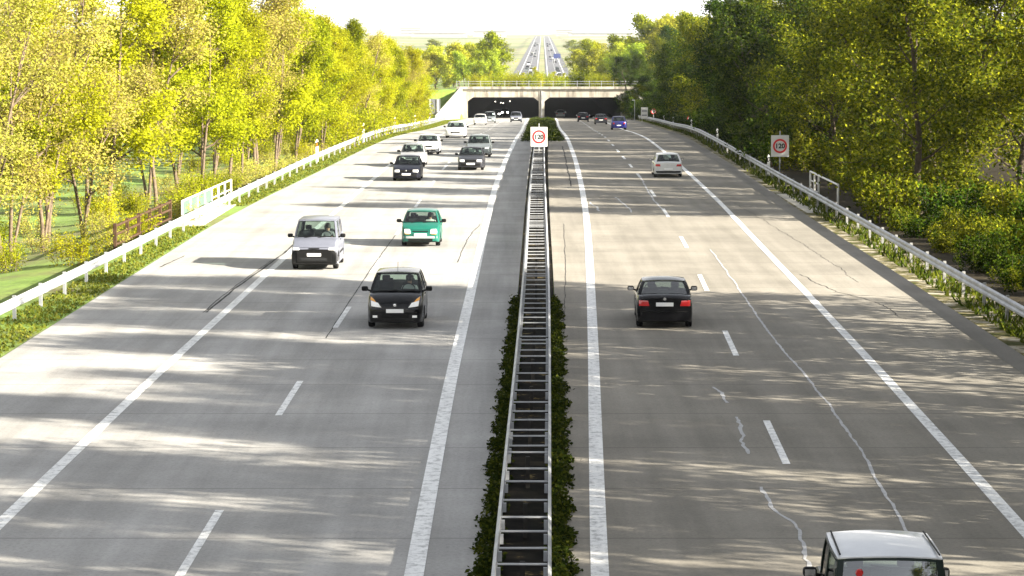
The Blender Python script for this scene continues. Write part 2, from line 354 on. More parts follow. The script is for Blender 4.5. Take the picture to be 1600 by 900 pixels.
def ribbon(name, fl, fr, ys, dz, m, zf=zr, nx=1):
    v = []; f = []
    for Y in ys:
        a, b = fl(Y), fr(Y)
        for k in range(nx+1): v.append((a+(b-a)*k/nx, Y, zf(Y)+dz))
    for i in range(len(ys)-1):
        for k in range(nx):
            q = i*(nx+1)+k; f.append((q, q+1, q+nx+2, q+nx+1))
    return tag(mesh_obj(name, v, f, m), kind='structure')
NEAR = frange(-40, 480, 4)
ALLY = frange(-40, 474, 4)
FARY = frange(800, 1829, 25)+frange(1900, 4600, 100)
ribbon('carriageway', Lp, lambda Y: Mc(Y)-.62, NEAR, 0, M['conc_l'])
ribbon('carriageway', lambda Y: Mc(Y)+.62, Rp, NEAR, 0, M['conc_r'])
ribbon('carriageway', lambda Y: Lo(Y)-3, lambda Y: Li(Y)+.9, frange(760, 800, 8)+FARY[1:], 0, M['conc_far'])
ribbon('carriageway', lambda Y: Ri(Y)-.9, lambda Y: Ro(Y)+3, frange(760, 800, 8)+FARY[1:], 0, M['conc_far'])
ribbon('tunnel_floor', lambda Y: TL(Y)-.2, lambda Y: TR(Y)+.2, frange(480, 760, 8), -.01, M['shadec'])
ribbon('median_strip', lambda Y: Mc(Y)-.60, lambda Y: Mc(Y)+.60, frange(-40, 470, 4), -.02, M['median'])
ribbon('guardrail_shade_strip', lambda Y: Rp(Y)+.02, lambda Y: Rp(Y)+.75, frange(-40, 468, 4), -.01, M['shadestrip'])  # painted strip standing in for the guardrail's shadow
ribbon('verge', lambda Y: Rp(Y)+.77, lambda Y: Rg(Y)+.9, frange(-40, 468, 4), -.02, M['verge'])
ribbon('verge', lambda Y: Lg(Y)-1.0, lambda Y: Lp(Y)-.02, frange(-40, 468, 4), -.03, M['ground'])
def rline(name, f, ys, wd, dz=.006, m='paintw'): return ribbon(name, lambda Y: f(Y)-wd/2, lambda Y: f(Y)+wd/2, ys, dz, M[m])
rline('edge_line', Lo, ALLY, .26); rline('edge_line', Li, ALLY, .32); rline('edge_line', Ri, ALLY, .30); rline('edge_line', Ro, ALLY, .26)
for f in (Lo, Li, Ri, Ro): rline('edge_line', f, FARY, .35, .01)
for k in range(14):                                   # lane dashes: 6 m of paint, 12 m of gap
    y = 42.2+18*k-.5
    if y < 175: rline('lane_dash', Ld, frange(y, y+6, 2), .16)
for k in range(22): y = 176+12*k if k < 22 else 0; rline('lane_dash', Ld, frange(y, y+4.5, 1.5), .17)
for y in (34.9, 52.9, 70.9, 88.9, 106.8, 124.8, 140.5): rline('lane_dash', Rd, frange(y, y+6, 2), .16)
for k in range(27): y = 159+11.6*k; rline('lane_dash', Rd, frange(y, y+4.5, 1.5), .17)
for k in range(60):
    y = 1000+24*k; rline('lane_dash', Ld, [y, y+8], .25, .01); rline('lane_dash', Rd, [y, y+8], .25, .01)
rnd = random.Random(3)
def crack(pts, wd, m, jit=.05, name='crack_seal'):
    f = spline([(p[1], p[0]) for p in sorted(pts, key=lambda q: q[1])]); a = min(p[1] for p in pts); b = max(p[1] for p in pts)
    ys = frange(a, b, .28); off = [0]
    for _ in ys: off.append(off[-1]*.86+rnd.uniform(-jit, jit)*.62)
    d = dict(zip(ys, off)); wv = dict((y, wd*rnd.uniform(.6, 1.4)) for y in ys)
    ribbon(name, lambda Y: f(Y)+d[Y]-wv[Y]/2, lambda Y: f(Y)+d[Y]+wv[Y]/2, ys, .005, M[m])
crack([(8.1, 106), (7.81, 87.8), (7.59, 74.8), (7.53, 60.7), (7.27, 52.2), (7.1, 48), (6.9, 43), (6.7, 38)], .06, 'seal', .03)
crack([(5.13, 64.6), (5.16, 61.8)], .075, 'seal', .09); crack([(5.09, 59.5), (4.98, 54.2)], .075, 'seal', .09)
crack([(4.87, 50.2), (4.97, 46.9), (4.94, 43.5), (4.9, 41)], .08, 'seal', .09)
crack([(-9.68, 82), (-9.56, 90), (-9.2, 103), (-9.05, 112)], .07, 'joint', .02, 'joint_line'); crack([(-9.78, 82), (-9.68, 90), (-9.35, 101)], .04, 'joint', .02, 'joint_line')
crack([(2.40, 120.3), (2.05, 100), (1.69, 83.6), (1.5, 76)], .02, 'joint', .02, 'joint_line'); crack([(3.4, 150), (3.75, 180), (4.0, 205)], .07, 'joint', .05, 'joint_line')
crack([(10.6, 95), (11.0, 90), (11.84, 85.6), (12.2, 80)], .03, 'joint', .12, 'joint_line'); crack([(11.6, 135), (12.1, 110), (12.3, 92)], .016, 'joint', .09, 'joint_line')
crack([(7.9, 163), (7.55, 140), (7.5, 128)], .09, 'seal', .05); crack([(5.6, 140), (5.9, 128)], .08, 'seal', .06); crack([(4.1, 136), (4.3, 129)], .1, 'seal', .06)
crack([(-13.3, 98), (-13.0, 103)], .06, 'joint', .02, 'joint_line'); crack([(-1.5, 120), (-1.9, 112), (-2.1, 100)], .03, 'joint', .03, 'joint_line')
crack([(-5.05, 118), (-5.3, 95), (-5.4, 75)], .03, 'joint', .01, 'joint_line')

# ------------------------------------------------------------------ tunnel with a green cover
tz = zr(Y_P); Y0 = Y_P
tun = thing('road_tunnel', 'pale concrete motorway tunnel with two wide black openings under a planted deck', 'tunnel', (0, 0, 0))
def portal():
    mb = MB(); top = tz+COVER; bot = tz-.4; c = tz+CLEAR; ch = .75
    xl, xr, xm = TL(Y0), TR(Y0), TM(Y0); xa, xb = xm-.5, xm+.5; T = 1.2
    for a, b in ((xl, xa), (xb, xr)):                  # spandrels over each opening, chamfered at the corners
        poly = [(a, c-ch), (a+ch*1.3, c), (b-ch*1.3, c), (b, c-ch), (b, top), (a, top)]
        v = [(x, Y0, z) for x, z in poly]+[(x, Y0+T, z) for x, z in poly]; n = len(poly)
        mb.add(v, [tuple(range(n))[::1], tuple(range(n, 2*n))[::-1]]+[(i, (i+1) % n+0, (i+1) % n+n, i+n)[::-1] for i in range(n)])
    mb.box((xa+.003, Y0-.05, bot), (xb-.003, Y0+T, top-.003)); mb.box((xl-.9, Y0-.02, bot), (xl-.003, Y0+T, top-.003)); mb.box((xr+.003, Y0-.02, bot), (xr+2.2, Y0+T, top-.003))
    return mb
portal().build('portal_wall', M['concs'], tun)
MB().box((TL(Y0)-2, Y0-.35, tz+COVER), (TR(Y0)+3, Y0+1.0, tz+COVER+.45), bev=.03).build('parapet', M['concs'], tun)
MB().box((TL(Y0)-2, Y0-.20, tz+COVER-.22), (TR(Y0)+3, Y0-.002, tz+COVER-.003)).build('drip_edge_shadow', M['concshade'], tun)  # shadow line below the parapet, built as a dark strip
MB().tube([(TM(Y0), Y0-.14, tz), (TM(Y0), Y0-.14, tz+COVER-.3)], .07).build('downpipe', M['galv'], tun)
tys2 = frange(Y0+1.2, Y_X, 12)
def tunnel_sheet(name, f, z0, z1, m):
    v = [p for Y in tys2 for p in ((f(Y), Y, zr(Y)+z0), (f(Y), Y, zr(Y)+z1))]
    mesh_obj(name, v, [(2*i, 2*i+1, 2*i+3, 2*i+2) for i in range(len(tys2)-1)], m, tun)
tunnel_sheet('side_wall', TL, -.3, CLEAR, M['shadec']); tunnel_sheet('side_wall', TR, -.3, CLEAR, M['shadec']); tunnel_sheet('centre_wall', TM, -.3, CLEAR, M['shadec'])
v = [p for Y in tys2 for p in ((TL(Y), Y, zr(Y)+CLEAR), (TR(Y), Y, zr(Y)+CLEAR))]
mesh_obj('ceiling', v, [(2*i, 2*i+1, 2*i+3, 2*i+2) for i in range(len(tys2)-1)], M['shadec'], tun)
for x, y, dz in ((-1.6, 478, 3.2), (-.4, 486, 3.35), (-2.1, 492, 2.9), (-3.2, 500, 2.9)): MB().box((x-.09, y, tz+dz-.8), (x+.09, y+.1, tz+dz-.64), bev=.02).build('tunnel_lamp', M['lampon'], tun)
def wing(name, pts, z0f, z1):
    mb = MB(); (xa, ya), (xb, yb) = pts; d = Vector((yb-ya, xa-xb, 0)).normalized()*.5
    a0, a1 = zr(ya)-.4, z1[0]; b0, b1 = zr(yb)-.4, z1[1]
    mb.add([(xa, ya, a0), (xb, yb, b0), (xb, yb, b1), (xa, ya, a1), (xa+d.x, ya+d.y, a0), (xb+d.x, yb+d.y, b0), (xb+d.x, yb+d.y, b1), (xa+d.x, ya+d.y, a1)], [(0,1,2,3),(7,6,5,4),(0,4,5,1),(3,2,6,7),(1,5,6,2),(0,3,7,4)])
    return mb.build(name, M['conc'], tun)
wing('wing_wall', ((TL(Y0)-.95, Y0-.02), (-12.4, 437)), 0, (tz+COVER+.2, zr(437)+.7))
wing('wing_wall', ((23.4, 440), (TR(Y0)+2.25, Y0-.02)), 0, (zr(440)+.7, tz+COVER+.2))
v = []; f = []
cy = frange(Y0+1.0, Y_X+2, 6); cn = 14
for Y in cy:
    a, b = TL(Y)-1.4, TR(Y)+1.6
    for k in range(cn+1): v.append((a+(b-a)*k/cn, Y, zr(Y)+COVER+.25+.25*math.sin(k*1.7+Y*.21)))
for i in range(len(cy)-1):
    for k in range(cn): q = i*(cn+1)+k; f.append((q, q+1, q+cn+2, q+cn+1))
tag(mesh_obj('embankment', v, f, M['ground'], smooth=60), kind='structure')
rail = thing('deck_railing', 'thin pale railing along the deck above the tunnel openings', 'railing', (0, Y0+.3, tz+COVER+.45))
x0, x1 = TL(Y0)-2, TR(Y0)+3
mb = MB()
for h in (.5, .95): mb.tube([(x0, 0, h), (x1, 0, h)], .035, 6)
mb.build('rail', M['galv'], rail)
pm = None
for x in frange(x0, x1, 2.2):
    if pm is None: pm = MB().box((-.032, -.032, 0), (.032, .032, 1.1)).build('post', M['galv'], rail, loc=(x, 0, 0))
    else: c = pm.copy(); COL.objects.link(c); c.location = (x, 0, 0)
# vertical walls flanking the covered section
# ------------------------------------------------------------------ guardrails
WB = [(0, .42), (.045, .46), (.045, .52), (0, .565), (0, .60), (.045, .645), (.045, .705), (0, .75), (-.012, .755), (-.012, .60), (-.012, .56), (-.012, .415)]
def sweep(prof, fx, ys, sgn):
    mb = MB(); v = []; f = []; n = len(prof)
    for Y in ys:
        for o, z in prof: v.append((fx(Y)+sgn*o, Y, zr(Y)+z))
    for i in range(len(ys)-1):
        for j in range(n): f.append((i*n+j, i*n+(j+1) % n, (i+1)*n+(j+1) % n, (i+1)*n+j))
    f.append(tuple(range(n))); f.append(tuple((len(ys)-1)*n+j for j in range(n))[::-1])
    return mb.add(v, f)
def guardrail(label, fx, a, b, sgn):
    t = thing('guardrail', label, 'guardrail', (0, 0, 0), group='roadside guardrails')
    sweep(WB, fx, frange(a, b, 4), sgn).build('rail_beam', M['galv'], t)
    pm = None
    for Y in frange(a, b, 4):
        if pm is None: pm = MB().box((-.05, -.06, -.2), (.05, .06, .74)).box((sgn*.05, -.05, .5), (sgn*.14, .05, .66)).build('post', M['galvd' if sgn < 0 else 'galv'], t)
        c = pm if pm.location.y == 0 else pm.copy()
        if c is not pm: COL.objects.link(c)
        c.location = (fx(Y)-sgn*.16, Y, zr(Y))
    return t
guardrail('bright steel guardrail on the grass verge below the sunlit trees', Lg, 60, 436, 1)
guardrail('steel guardrail curving along the dark shaded trees past the round sign', Rg, 60, 438, -1)
# the double-sided barrier in the median: two beams tied by cross spacers, like a ladder
med = thing('median_barrier', 'ladder-like steel double guardrail running down the median', 'guardrail', (0, 0, 0))
MW = lambda Y: .41 if Y < 120 else .41-.06*smooth01((Y-120)/60)
sweep(WB, lambda Y: Mc(Y)-MW(Y), frange(22, 226, 4), -1).build('rail_beam', M['galv'], med)
sweep(WB, lambda Y: Mc(Y)+MW(Y), frange(22, 226, 4), 1).build('rail_beam', M['galv'], med)
rng = random.Random(5); sp = []; Y = 30.0
while Y < 222:
    sp.append(Y); Y += rng.choice((1.25, 1.4, 1.6, 1.9, .8))
def spacer_mesh(): return MB().box((-.39, -.016, .698), (.39, .016, .725)).box((-.39, -.03, .50), (-.33, .03, .66)).box((.33, -.03, .50), (.39, .03, .66))
pm = None
for Y in sp[:100]:
    if pm is None: pm = c = spacer_mesh().build('spacer', M['galv'], med)
    else: c = pm.copy(); COL.objects.link(c)
    c.location = (Mc(Y), Y, zr(Y)); c.rotation_euler = (0, 0, rng.uniform(-.02, .02))
mb = MB()
for Y in sp[100:]: mb.box((Mc(Y)-.36, Y-.022, zr(Y)+.69), (Mc(Y)+.36, Y+.022, zr(Y)+.725))
tag(mb.build('spacer', M['galvd'], med), kind='stuff')
pm = None
for Y in frange(30, 222, 5):
    if pm is None: pm = c = MB().box((-.04, -.04, -.2), (.04, .04, .60)).build('post', M['rustd'], med)
    else: c = pm.copy(); COL.objects.link(c)
    c.location = (Mc(Y), Y, zr(Y))

# ------------------------------------------------------------------ trees
class Tubes:
    def __init__(s): s.v = []; s.f = []
    def seg(s, pts, rads, n):
        b = len(s.v); k = len(pts)
        for i, p in enumerate(pts):
            d = pts[min(i+1, k-1)]-pts[max(i-1, 0)]; d = d/(np.linalg.norm(d)+1e-9)
            up = np.array((0, 0, 1.)) if abs(d[2]) < .9 else np.array((1., 0, 0))
            a = np.cross(d, up); a /= np.linalg.norm(a); c = np.cross(d, a)
            for j in range(n):
                t = 2*math.pi*j/n; s.v.append(tuple(p+(a*math.cos(t)+c*math.sin(t))*rads[i]))
        for i in range(k-1):
            for j in range(n): s.f.append((b+i*n+j, b+i*n+(j+1) % n, b+(i+1)*n+(j+1) % n, b+(i+1)*n+j))
def leaf_quads(rs, centers, size, up=.35):
    n = len(centers)
    nrm = rs.normal(size=(n, 3)); nrm[:, 2] = np.abs(nrm[:, 2])+up; nrm /= np.linalg.norm(nrm, axis=1)[:, None]
    a = np.cross(nrm, rs.normal(size=(n, 3))); a /= np.linalg.norm(a, axis=1)[:, None]; b = np.cross(nrm, a)
    s = size*rs.uniform(.55, 1.35, n)[:, None]
    v = np.stack([centers-a*s*.62, centers+b*s*.38, centers+a*s*.62, centers-b*s*.38], 1).reshape(-1, 3)
    return v, np.arange(4*n).reshape(-1, 4)
def np_mesh(name, v, f, mat):
    me = bpy.data.meshes.new(name); n = len(f)
    me.vertices.add(len(v)); me.vertices.foreach_set('co', np.asarray(v, np.float32).ravel())
    me.loops.add(n*4); me.loops.foreach_set('vertex_index', np.asarray(f, np.int32).ravel())
    me.polygons.add(n); me.polygons.foreach_set('loop_start', np.arange(0, 4*n, 4, dtype=np.int32))
    me.update(calc_edges=True); me.materials.append(mat); return me
def tree_proto(seed, H=12., base=.3, RAD=3.4, nlimb=11, nl=8000, ls=.2, wood='bark_t', lv='leaf_y', sig=.33, fork=False, droop=0., tw=.13, lean=.35, thick=1., fk=2):
    rs = np.random.RandomState(seed); T = Tubes(); tips = []
    def path(p, d, L, k, curve, nz=.13):
        pts = [p]; d = d/np.linalg.norm(d)
        for i in range(k):
            d = d+np.array((rs.normal()*nz, rs.normal()*nz, curve/k+rs.normal()*.06)); d /= np.linalg.norm(d); pts.append(pts[-1]+d*L/k)
        return pts
    r0 = .17*thick*H/12*rs.uniform(.85, 1.2)
    tp = path(np.array((0, 0, -.3)), np.array((rs.normal()*.06, rs.normal()*.06, 1)), H*.9, 8, .15, tw)
    tr = [r0*(1-.88*(i/8))**.9+.012 for i in range(9)]; tr[0] = r0*1.35; T.seg(tp, tr, 8)
    trunks = [(tp, tr)]
    if fork:
        p = tp[fk]; t2 = path(p, np.array((rs.choice((-1, 1))*lean, .1, 1)), H*.62, 6, .25, tw); r2 = [tr[max(fk, 1)]*.8*(1-.9*i/6)+.012 for i in range(7)]; T.seg(t2, r2, 7); trunks.append((t2, r2))
    def along(tp, t):
        x = t*(len(tp)-1); i = min(int(x), len(tp)-2); return tp[i]+(tp[i+1]-tp[i])*(x-i)
    az = rs.uniform(0, 6.28)
    for k in range(nlimb):
        tk, rk = trunks[k % len(trunks)]
        q = (k+.5+rs.uniform(-.3, .3))/nlimb; t = base+(1-base)*q
        p = along(tk, min(.99, t)); az += 2.4+rs.uniform(-.4, .4); el = R(12+55*q**1.3+rs.uniform(-8, 10)-droop)
        shape = (.55+1.1*q-1.35*q*q) if base > .25 else (.85+.45*q-1.0*q*q)
        L = RAD*max(.32, shape)*rs.uniform(.8, 1.25)
        d = np.array((math.cos(az)*math.cos(el), math.sin(az)*math.cos(el), math.sin(el)))
        lp = path(p, d, L, 4, .35); lr0 = .05*H/12*(1.2-q*.7)
        T.seg(lp, [lr0*(1-.8*i/4)+.006 for i in range(5)], 5)
        for s in range(5):
            u = .3+.7*(s+rs.uniform(0, .9))/5; p2 = along(lp, min(.98, u))
            d2 = d+rs.normal(size=3)*.65; d2[2] += .25; L2 = L*.42*rs.uniform(.6, 1.25)
            sp2 = path(p2, d2, L2, 3, .2); T.seg(sp2, [.018, .013, .009, .006], 4)
            for w_ in range(4):
                p3 = along(sp2, rs.uniform(.25, 1)); d3 = d2+rs.normal(size=3)*.8; L3 = L2*.5*rs.uniform(.6, 1.3)
                tw = path(p3, d3, L3, 2, .15); T.seg(tw, [.009, .007, .004], 3); tips.append((p3, tw[-1]))
    a = np.array([x for x, _ in tips]); b = np.array([y for _, y in tips]); wts = rs.gamma(1.6, 1, len(tips)); wts /= wts.sum()
    idx = rs.choice(len(tips), nl, p=wts); t = rs.uniform(.2, 1.15, nl)[:, None]
    c = a[idx]*(1-t)+b[idx]*t+rs.normal(size=(nl, 3))*sig*np.array((1, 1, .75))
    c = c[c[:, 2] > .5]
    lvv, lf = leaf_quads(rs, c, ls)
    wm = bpy.data.meshes.new('trunk'); wm.from_pydata(T.v, [], T.f); wm.materials.append(M[wood]); wm.polygons.foreach_set('use_smooth', [True]*len(wm.polygons))
    return wm, np_mesh('crown', lvv, lf, M[lv])
def plant_tree(proto, x, y, z, sc, rz, label, group, name='deciduous_tree', cat='tree', tilt=0):
    t = thing(name, label, cat, (x, y, z), rz, group); t.scale = (sc[0], sc[0], sc[1]); t.rotation_euler = (tilt, 0, rz)
    for nm, me in zip(('trunk', 'crown'), proto): link(bpy.data.objects.new(nm, me), t)
    return t
UP = dict(tw=.045, lean=.16, thick=.5, droop=-10)
P_y = [tree_proto(11, 12.5, .28, 2.9, 14, 24000, .128, lv='leaf_y', fork=True, fk=0, **UP), tree_proto(12, 12, .25, 2.7, 13, 21000, .128, lv='leaf_y', fork=True, fk=1, **UP), tree_proto(13, 12.5, .26, 2.9, 14, 23000, .128, lv='leaf_g', **UP), tree_proto(14, 13, .28, 2.8, 14, 23000, .125, lv='leaf_y', fork=True, fk=0, **UP)]
P_t = [tree_proto(21, 12.5, .26, 3.1, 15, 13000, .105, lv='leaf_t', sig=.4, fork=True, fk=0, **UP), tree_proto(22, 12, .28, 2.9, 14, 14000, .105, lv='leaf_t', fork=True, sig=.4, **UP)]
P_d = [tree_proto(31, 12.5, .10, 3.9, 15, 22000, .165, 'bark_d', 'leaf_d', .42), tree_proto(32, 12, .12, 3.7, 14, 20000, .165, 'bark_d', 'leaf_d', .42), tree_proto(33, 11.5, .1, 3.6, 14, 19000, .165, 'bark_d', 'leaf_o', .4)]
P_o = [tree_proto(41, 12.5, .08, 3.9, 15, 20000, .15, 'bark_d', 'leaf_o', .42), tree_proto(42, 12, .10, 3.6, 14, 18000, .15, 'bark_d', 'leaf_o', .42)]
P_s = [tree_proto(51, 12.5, .35, 3.2, 11, 5000, .2, 'bark_d', 'leaf_o', .4)]
P_f = [tree_proto(61, 12, .10, 4.3, 14, 8000, .34, 'bark_d', 'leaf_haze', .5), tree_proto(62, 12, .12, 4.0, 13, 7000, .34, 'bark_d', 'leaf_haze', .5), tree_proto(63, 12.5, .1, 4.2, 14, 8000, .34, 'bark_d', 'leaf_g', .5)]
rt = random.Random(77)
def gz(x, y): return terrain_z(y, x-Cc(y))
KIND = {'y': ('bright yellow-green spring tree in the sunlit wood left of the road', 'leafy trees left of the road'),
        't': ('tan budding tree with bare twigs in the sunlit wood left of the road', 'budding trees left of the road'),
        'd': ('dark green leafy tree in the shaded wood right of the road', 'dark trees right of the road'),
        'o': ('olive-gold leafy tree in the wood right of the road', 'olive trees right of the road')}
for row, (off, step, y0) in enumerate(((2.8, 5.6, 100), (7.0, 8.0, 97), (13, 18, 104))):
    y = y0
    while y < 462:
        x = Lg(y)-off-rt.uniform(-1, 1.2)-(2 if y < 130 and row == 0 else 0)
        near = y < 170
        if y > 372: x -= 3.2
        k = 't' if rt.random() < (.40 if near else .14) else 'y'
        if row > 1 and rt.random() < .45 and y < 260: y += step; continue
        pr = rt.choice(P_t if k == 't' else P_y); s = rt.uniform(.88, 1.08)*(1.0 if row == 0 else 1.05)*(1-.20*smooth01((y-165)/40)+.10*smooth01((y-330)/90))
        plant_tree(pr, x, y, gz(x, y), (s*rt.uniform(.95, 1.15), s), rt.uniform(0, 6.28), *KIND[k])
        y += step*rt.uniform(.75, 1.25)
for row, (off, step, y0) in enumerate(((4.6, 7.0, 127), (9.0, 11, 124), (15, 21, 127))):
    y = y0
    while y < 466:
        x = Rg(y)+off+rt.uniform(-.8, 1.2)
        k = 'o' if rt.random() < (.75 if y < 175 else .12) else 'd'
        pr = rt.choice(P_o if k == 'o' else P_d); s = rt.uniform(.9, 1.12)*(1 if row == 0 else 1.05)
        if row == 0 and (140 < y < 162 or 280 < y < 306 or 380 < y < 412): x += 2.4
        if y > 415: x += 2.5; s *= .72
        plant_tree(pr, x, y, gz(x, y), (s, s*(1 if y < 330 else .88)), rt.uniform(0, 6.28), *KIND[k])
        y += step*rt.uniform(.75, 1.25)
for off, step, y0, y1 in ((4.5, 4.2, 4, 80), (9.5, 4.8, 0, 78)):     # beside the near road, right of the frame
    y = y0
    while y < y1:
        x = Rg(y)+off+rt.uniform(-1, 1)
        plant_tree(rt.choice(P_s+P_o), x, y, gz(x, y), (1.15, rt.uniform(1.15, 1.5)), rt.uniform(0, 6.28), 'olive tree beside the near road standing right of the frame', 'trees right of the frame')
        y += step*rt.uniform(.8, 1.3)
for x, y in ((58, 84), (62, 96), (57, 108), (64, 118), (55, 130), (70, 104), (68, 88), (72, 124), (60, 140)):
    plant_tree(rt.choice(P_o), x, y, gz(x, y), (1.1, rt.uniform(.9, 1.1)), rt.uniform(0, 6.28), *KIND['o'])
def far_tree(x, y, h, label, group, wd=1.):
    pr = rt.choice(P_f); s = h/12; plant_tree(pr, x, y, cov(x, y), (s*wd*rt.uniform(.95, 1.2), s), rt.uniform(0, 6.28), label, group)
def cov(x, y): return zr(y)+COVER+.1 if TL(y)-1 < x < TR(y)+1 and y < Y_X else gz(x, y)-.2
for i in range(34):                                    # pale wood over the far half of the tunnel, right
    y = rt.uniform(610, 756); q = rt.random()**.8; x = y*(.0255+.05*q)
    far_tree(x, y, (9.3+6.2*smooth01(q*1.5))*rt.uniform(.85, 1.08), 'pale green tree in the hazy wood beyond the tunnel right of the far road', 'far trees right', 1.05)
for px, y, top in ((965, 480, 100), (985, 492, 88), (1005, 478, 78), (1024, 496, 58), (1044, 482, 44), (1066, 500, 26), (1090, 486, 10), (998, 520, 72), (1034, 524, 44)):
    x = (px-800)*y/4069; z = cov(x, y); h = CAM_H-(top-50)*y/4069-z; pr = rt.choice(P_d); s = h/13
    plant_tree(pr, x, y, z, (max(s, .42), s), rt.uniform(0, 6.28), 'dark green tree on the bank at the right end of the tunnel deck', 'dark trees at the right end of the deck')
for px, y, h in ((978, 463, 6.5), (996, 456, 8), (1014, 449, 8.5), (968, 476, 4.5), (985, 466, 6), (1004, 462, 8.5), (975, 480, 5)):
    x = (px-800)*y/4069; z = cov(x, y); s = h/13; plant_tree(rt.choice(P_d), x, y, z-.2, (s*1.25, s), rt.uniform(0, 6.28), 'dark green tree in front of the right end of the tunnel wall', 'dark trees at the right tunnel end')
for i in range(21):
    y = rt.uniform(610, 756); q = rt.random(); x = y*(-.005-.042*q)
    far_tree(x, y, 12.0*rt.uniform(.75, 1.08)*(1-.25*q), 'pale yellow tree in the hazy grove beyond the tunnel left of the far road', 'far trees left', .95)
for i in range(22):
    y = 1000*2.0**rt.random(); sd = rt.choice((-1, 1)); x = Cc(y)+sd*(20+rt.random()**1.8*(26+y*.02)); far_tree(x, y, rt.uniform(7.5, 12.5), 'hazy tree on the far plain beside the distant road', 'trees on the far plain', 1.9)
for px, y, h in ((835, 560, 4.6), (820, 575, 3.4), (868, 570, 3.6), (880, 548, 3.2), (930, 540, 3.2), (915, 570, 3.4), (768, 560, 3.6), (790, 600, 3.4)):
    x = (px-800)*y/4069; pr = P_y[rt.randrange(4)]; s = h/12
    t = plant_tree(pr, x, y, zr(y)+COVER+.1, (s*1.3, s), rt.uniform(0, 6), 'small yellow-green tree growing on the deck above the tunnel', 'small trees on the tunnel deck', 'young_tree')

# ------------------------------------------------------------------ bushes, grass, ground cover
def bush_mesh(seed, h, rad, nl, ls, lv):
    rs = np.random.RandomState(seed); st = rs.normal(size=(26, 3))*np.array((rad*.45, rad*.45, 0)); n = len(st)
    tip = st*1.5+np.stack([rs.normal(size=n)*.2, rs.normal(size=n)*.2, h*rs.uniform(.45, 1.05, n)], 1)
    i = rs.randint(0, n, nl); t = rs.beta(2.0, 1.1, nl)[:, None]; c = st[i]*(1-t)+tip[i]*t+rs.normal(size=(nl, 3))*.2; c[:, 2] = np.abs(c[:, 2])
    v, f = leaf_quads(rs, c, ls); T = Tubes()
    for a, b in zip(st, tip): T.seg([a, (a+b)/2+rs.normal(size=3)*.06, b], [.02, .014, .006], 4)
    wm = bpy.data.meshes.new('stem'); wm.from_pydata(T.v, [], T.f); wm.materials.append(M['bark_t'])
    return wm, np_mesh('foliage', v, f, M[lv])
B_y = [bush_mesh(71, 2.2, 1.5, 2600, .12, 'leaf_y'), bush_mesh(72, 1.8, 1.6, 1700, .11, 'leaf_t'), bush_mesh(73, 2.4, 1.4, 2600, .12, 'leaf_g')]
B_d = [bush_mesh(81, 2.4, 1.7, 3400, .17, 'leaf_d'), bush_mesh(82, 2.0, 1.5, 3000, .16, 'leaf_o')]
def plant_bush(pr, x, y, z, s, label, group):
    t = thing('bush', label, 'bush', (x, y, z), rt.uniform(0, 6.28), group); t.scale = (s, s, s*rt.uniform(.8, 1.15))
    for nm, me in zip(('stem', 'foliage'), pr): link(bpy.data.objects.new(nm, me), t)
for off, st in ((1.8, 4.8), (4.6, 5.4), (9, 11)):
    y = 100
    while y < 436:
        x = Lg(y)-off-rt.uniform(-.5, .7)
        if y > 372 and off < 6: x -= 2.6
        if y < 200 and rt.random() < .08: y += st; continue
        k = rt.choice((0, 1, 1, 2)) if y < 200 else rt.choice((0, 0, 2, 2))
        s = rt.uniform(.40, .75) if y < 195 else rt.uniform(.9, 1.45)
        plant_bush(B_y[k], x, y, gz(x, y), s, 'yellowish undergrowth bush behind the left guardrail', 'bushes behind the left guardrail'); y += st*rt.uniform(.7, 1.3)
for off, st in ((2.5, 4.0), (5.6, 6.5)):
    y = 122
    while y < 436:
        x = Rg(y)+off+rt.uniform(-.4, .7)+(1.6 if 146 < y < 166 or 128 < y < 144 or 280 < y < 303 or 383 < y < 406 else 0); plant_bush(B_d[1 if y < 170 else 0], x, y, gz(x, y), rt.uniform(.7, 1.15), 'dark undergrowth bush behind the right guardrail', 'bushes behind the right guardrail'); y += st*rt.uniform(.7, 1.3)
for i in range(38):
    y = rt.uniform(474, 540); x = TL(y)+(TR(y)-TL(y))*(i+rt.random())/38
    plant_bush(B_y[rt.choice((0, 2))], x, y, zr(y)+COVER+.2, rt.uniform(.8, 1.35), 'low yellow-green bush on the deck above the tunnel', 'bushes on the tunnel deck')
for off, a, sc in ((2.4, 60, .5), (4.6, 88, .75), (7.2, 90, .85), (10, 100, .9)):
  for y in range(a, 124, 3): plant_bush(B_d[rt.randrange(2)], Rg(y)+off+rt.uniform(-.5, .9), y+rt.uniform(-1, 1), gz(Rg(y)+off, y), sc*rt.uniform(.75, 1.1), 'low olive bush on the open bank right of the frame edge', 'low bushes on the open bank')
for x, y in ((22.8, 440), (22.4, 447), (24.2, 452), (22.6, 458), (25, 461), (23.6, 465), (25.5, 445), (27, 455)): plant_bush(B_d[0], x, y, gz(x, y)-.2, rt.uniform(1.1, 1.6), 'dark bush on the slope beside the right tunnel corner', 'bushes at the right tunnel corner')
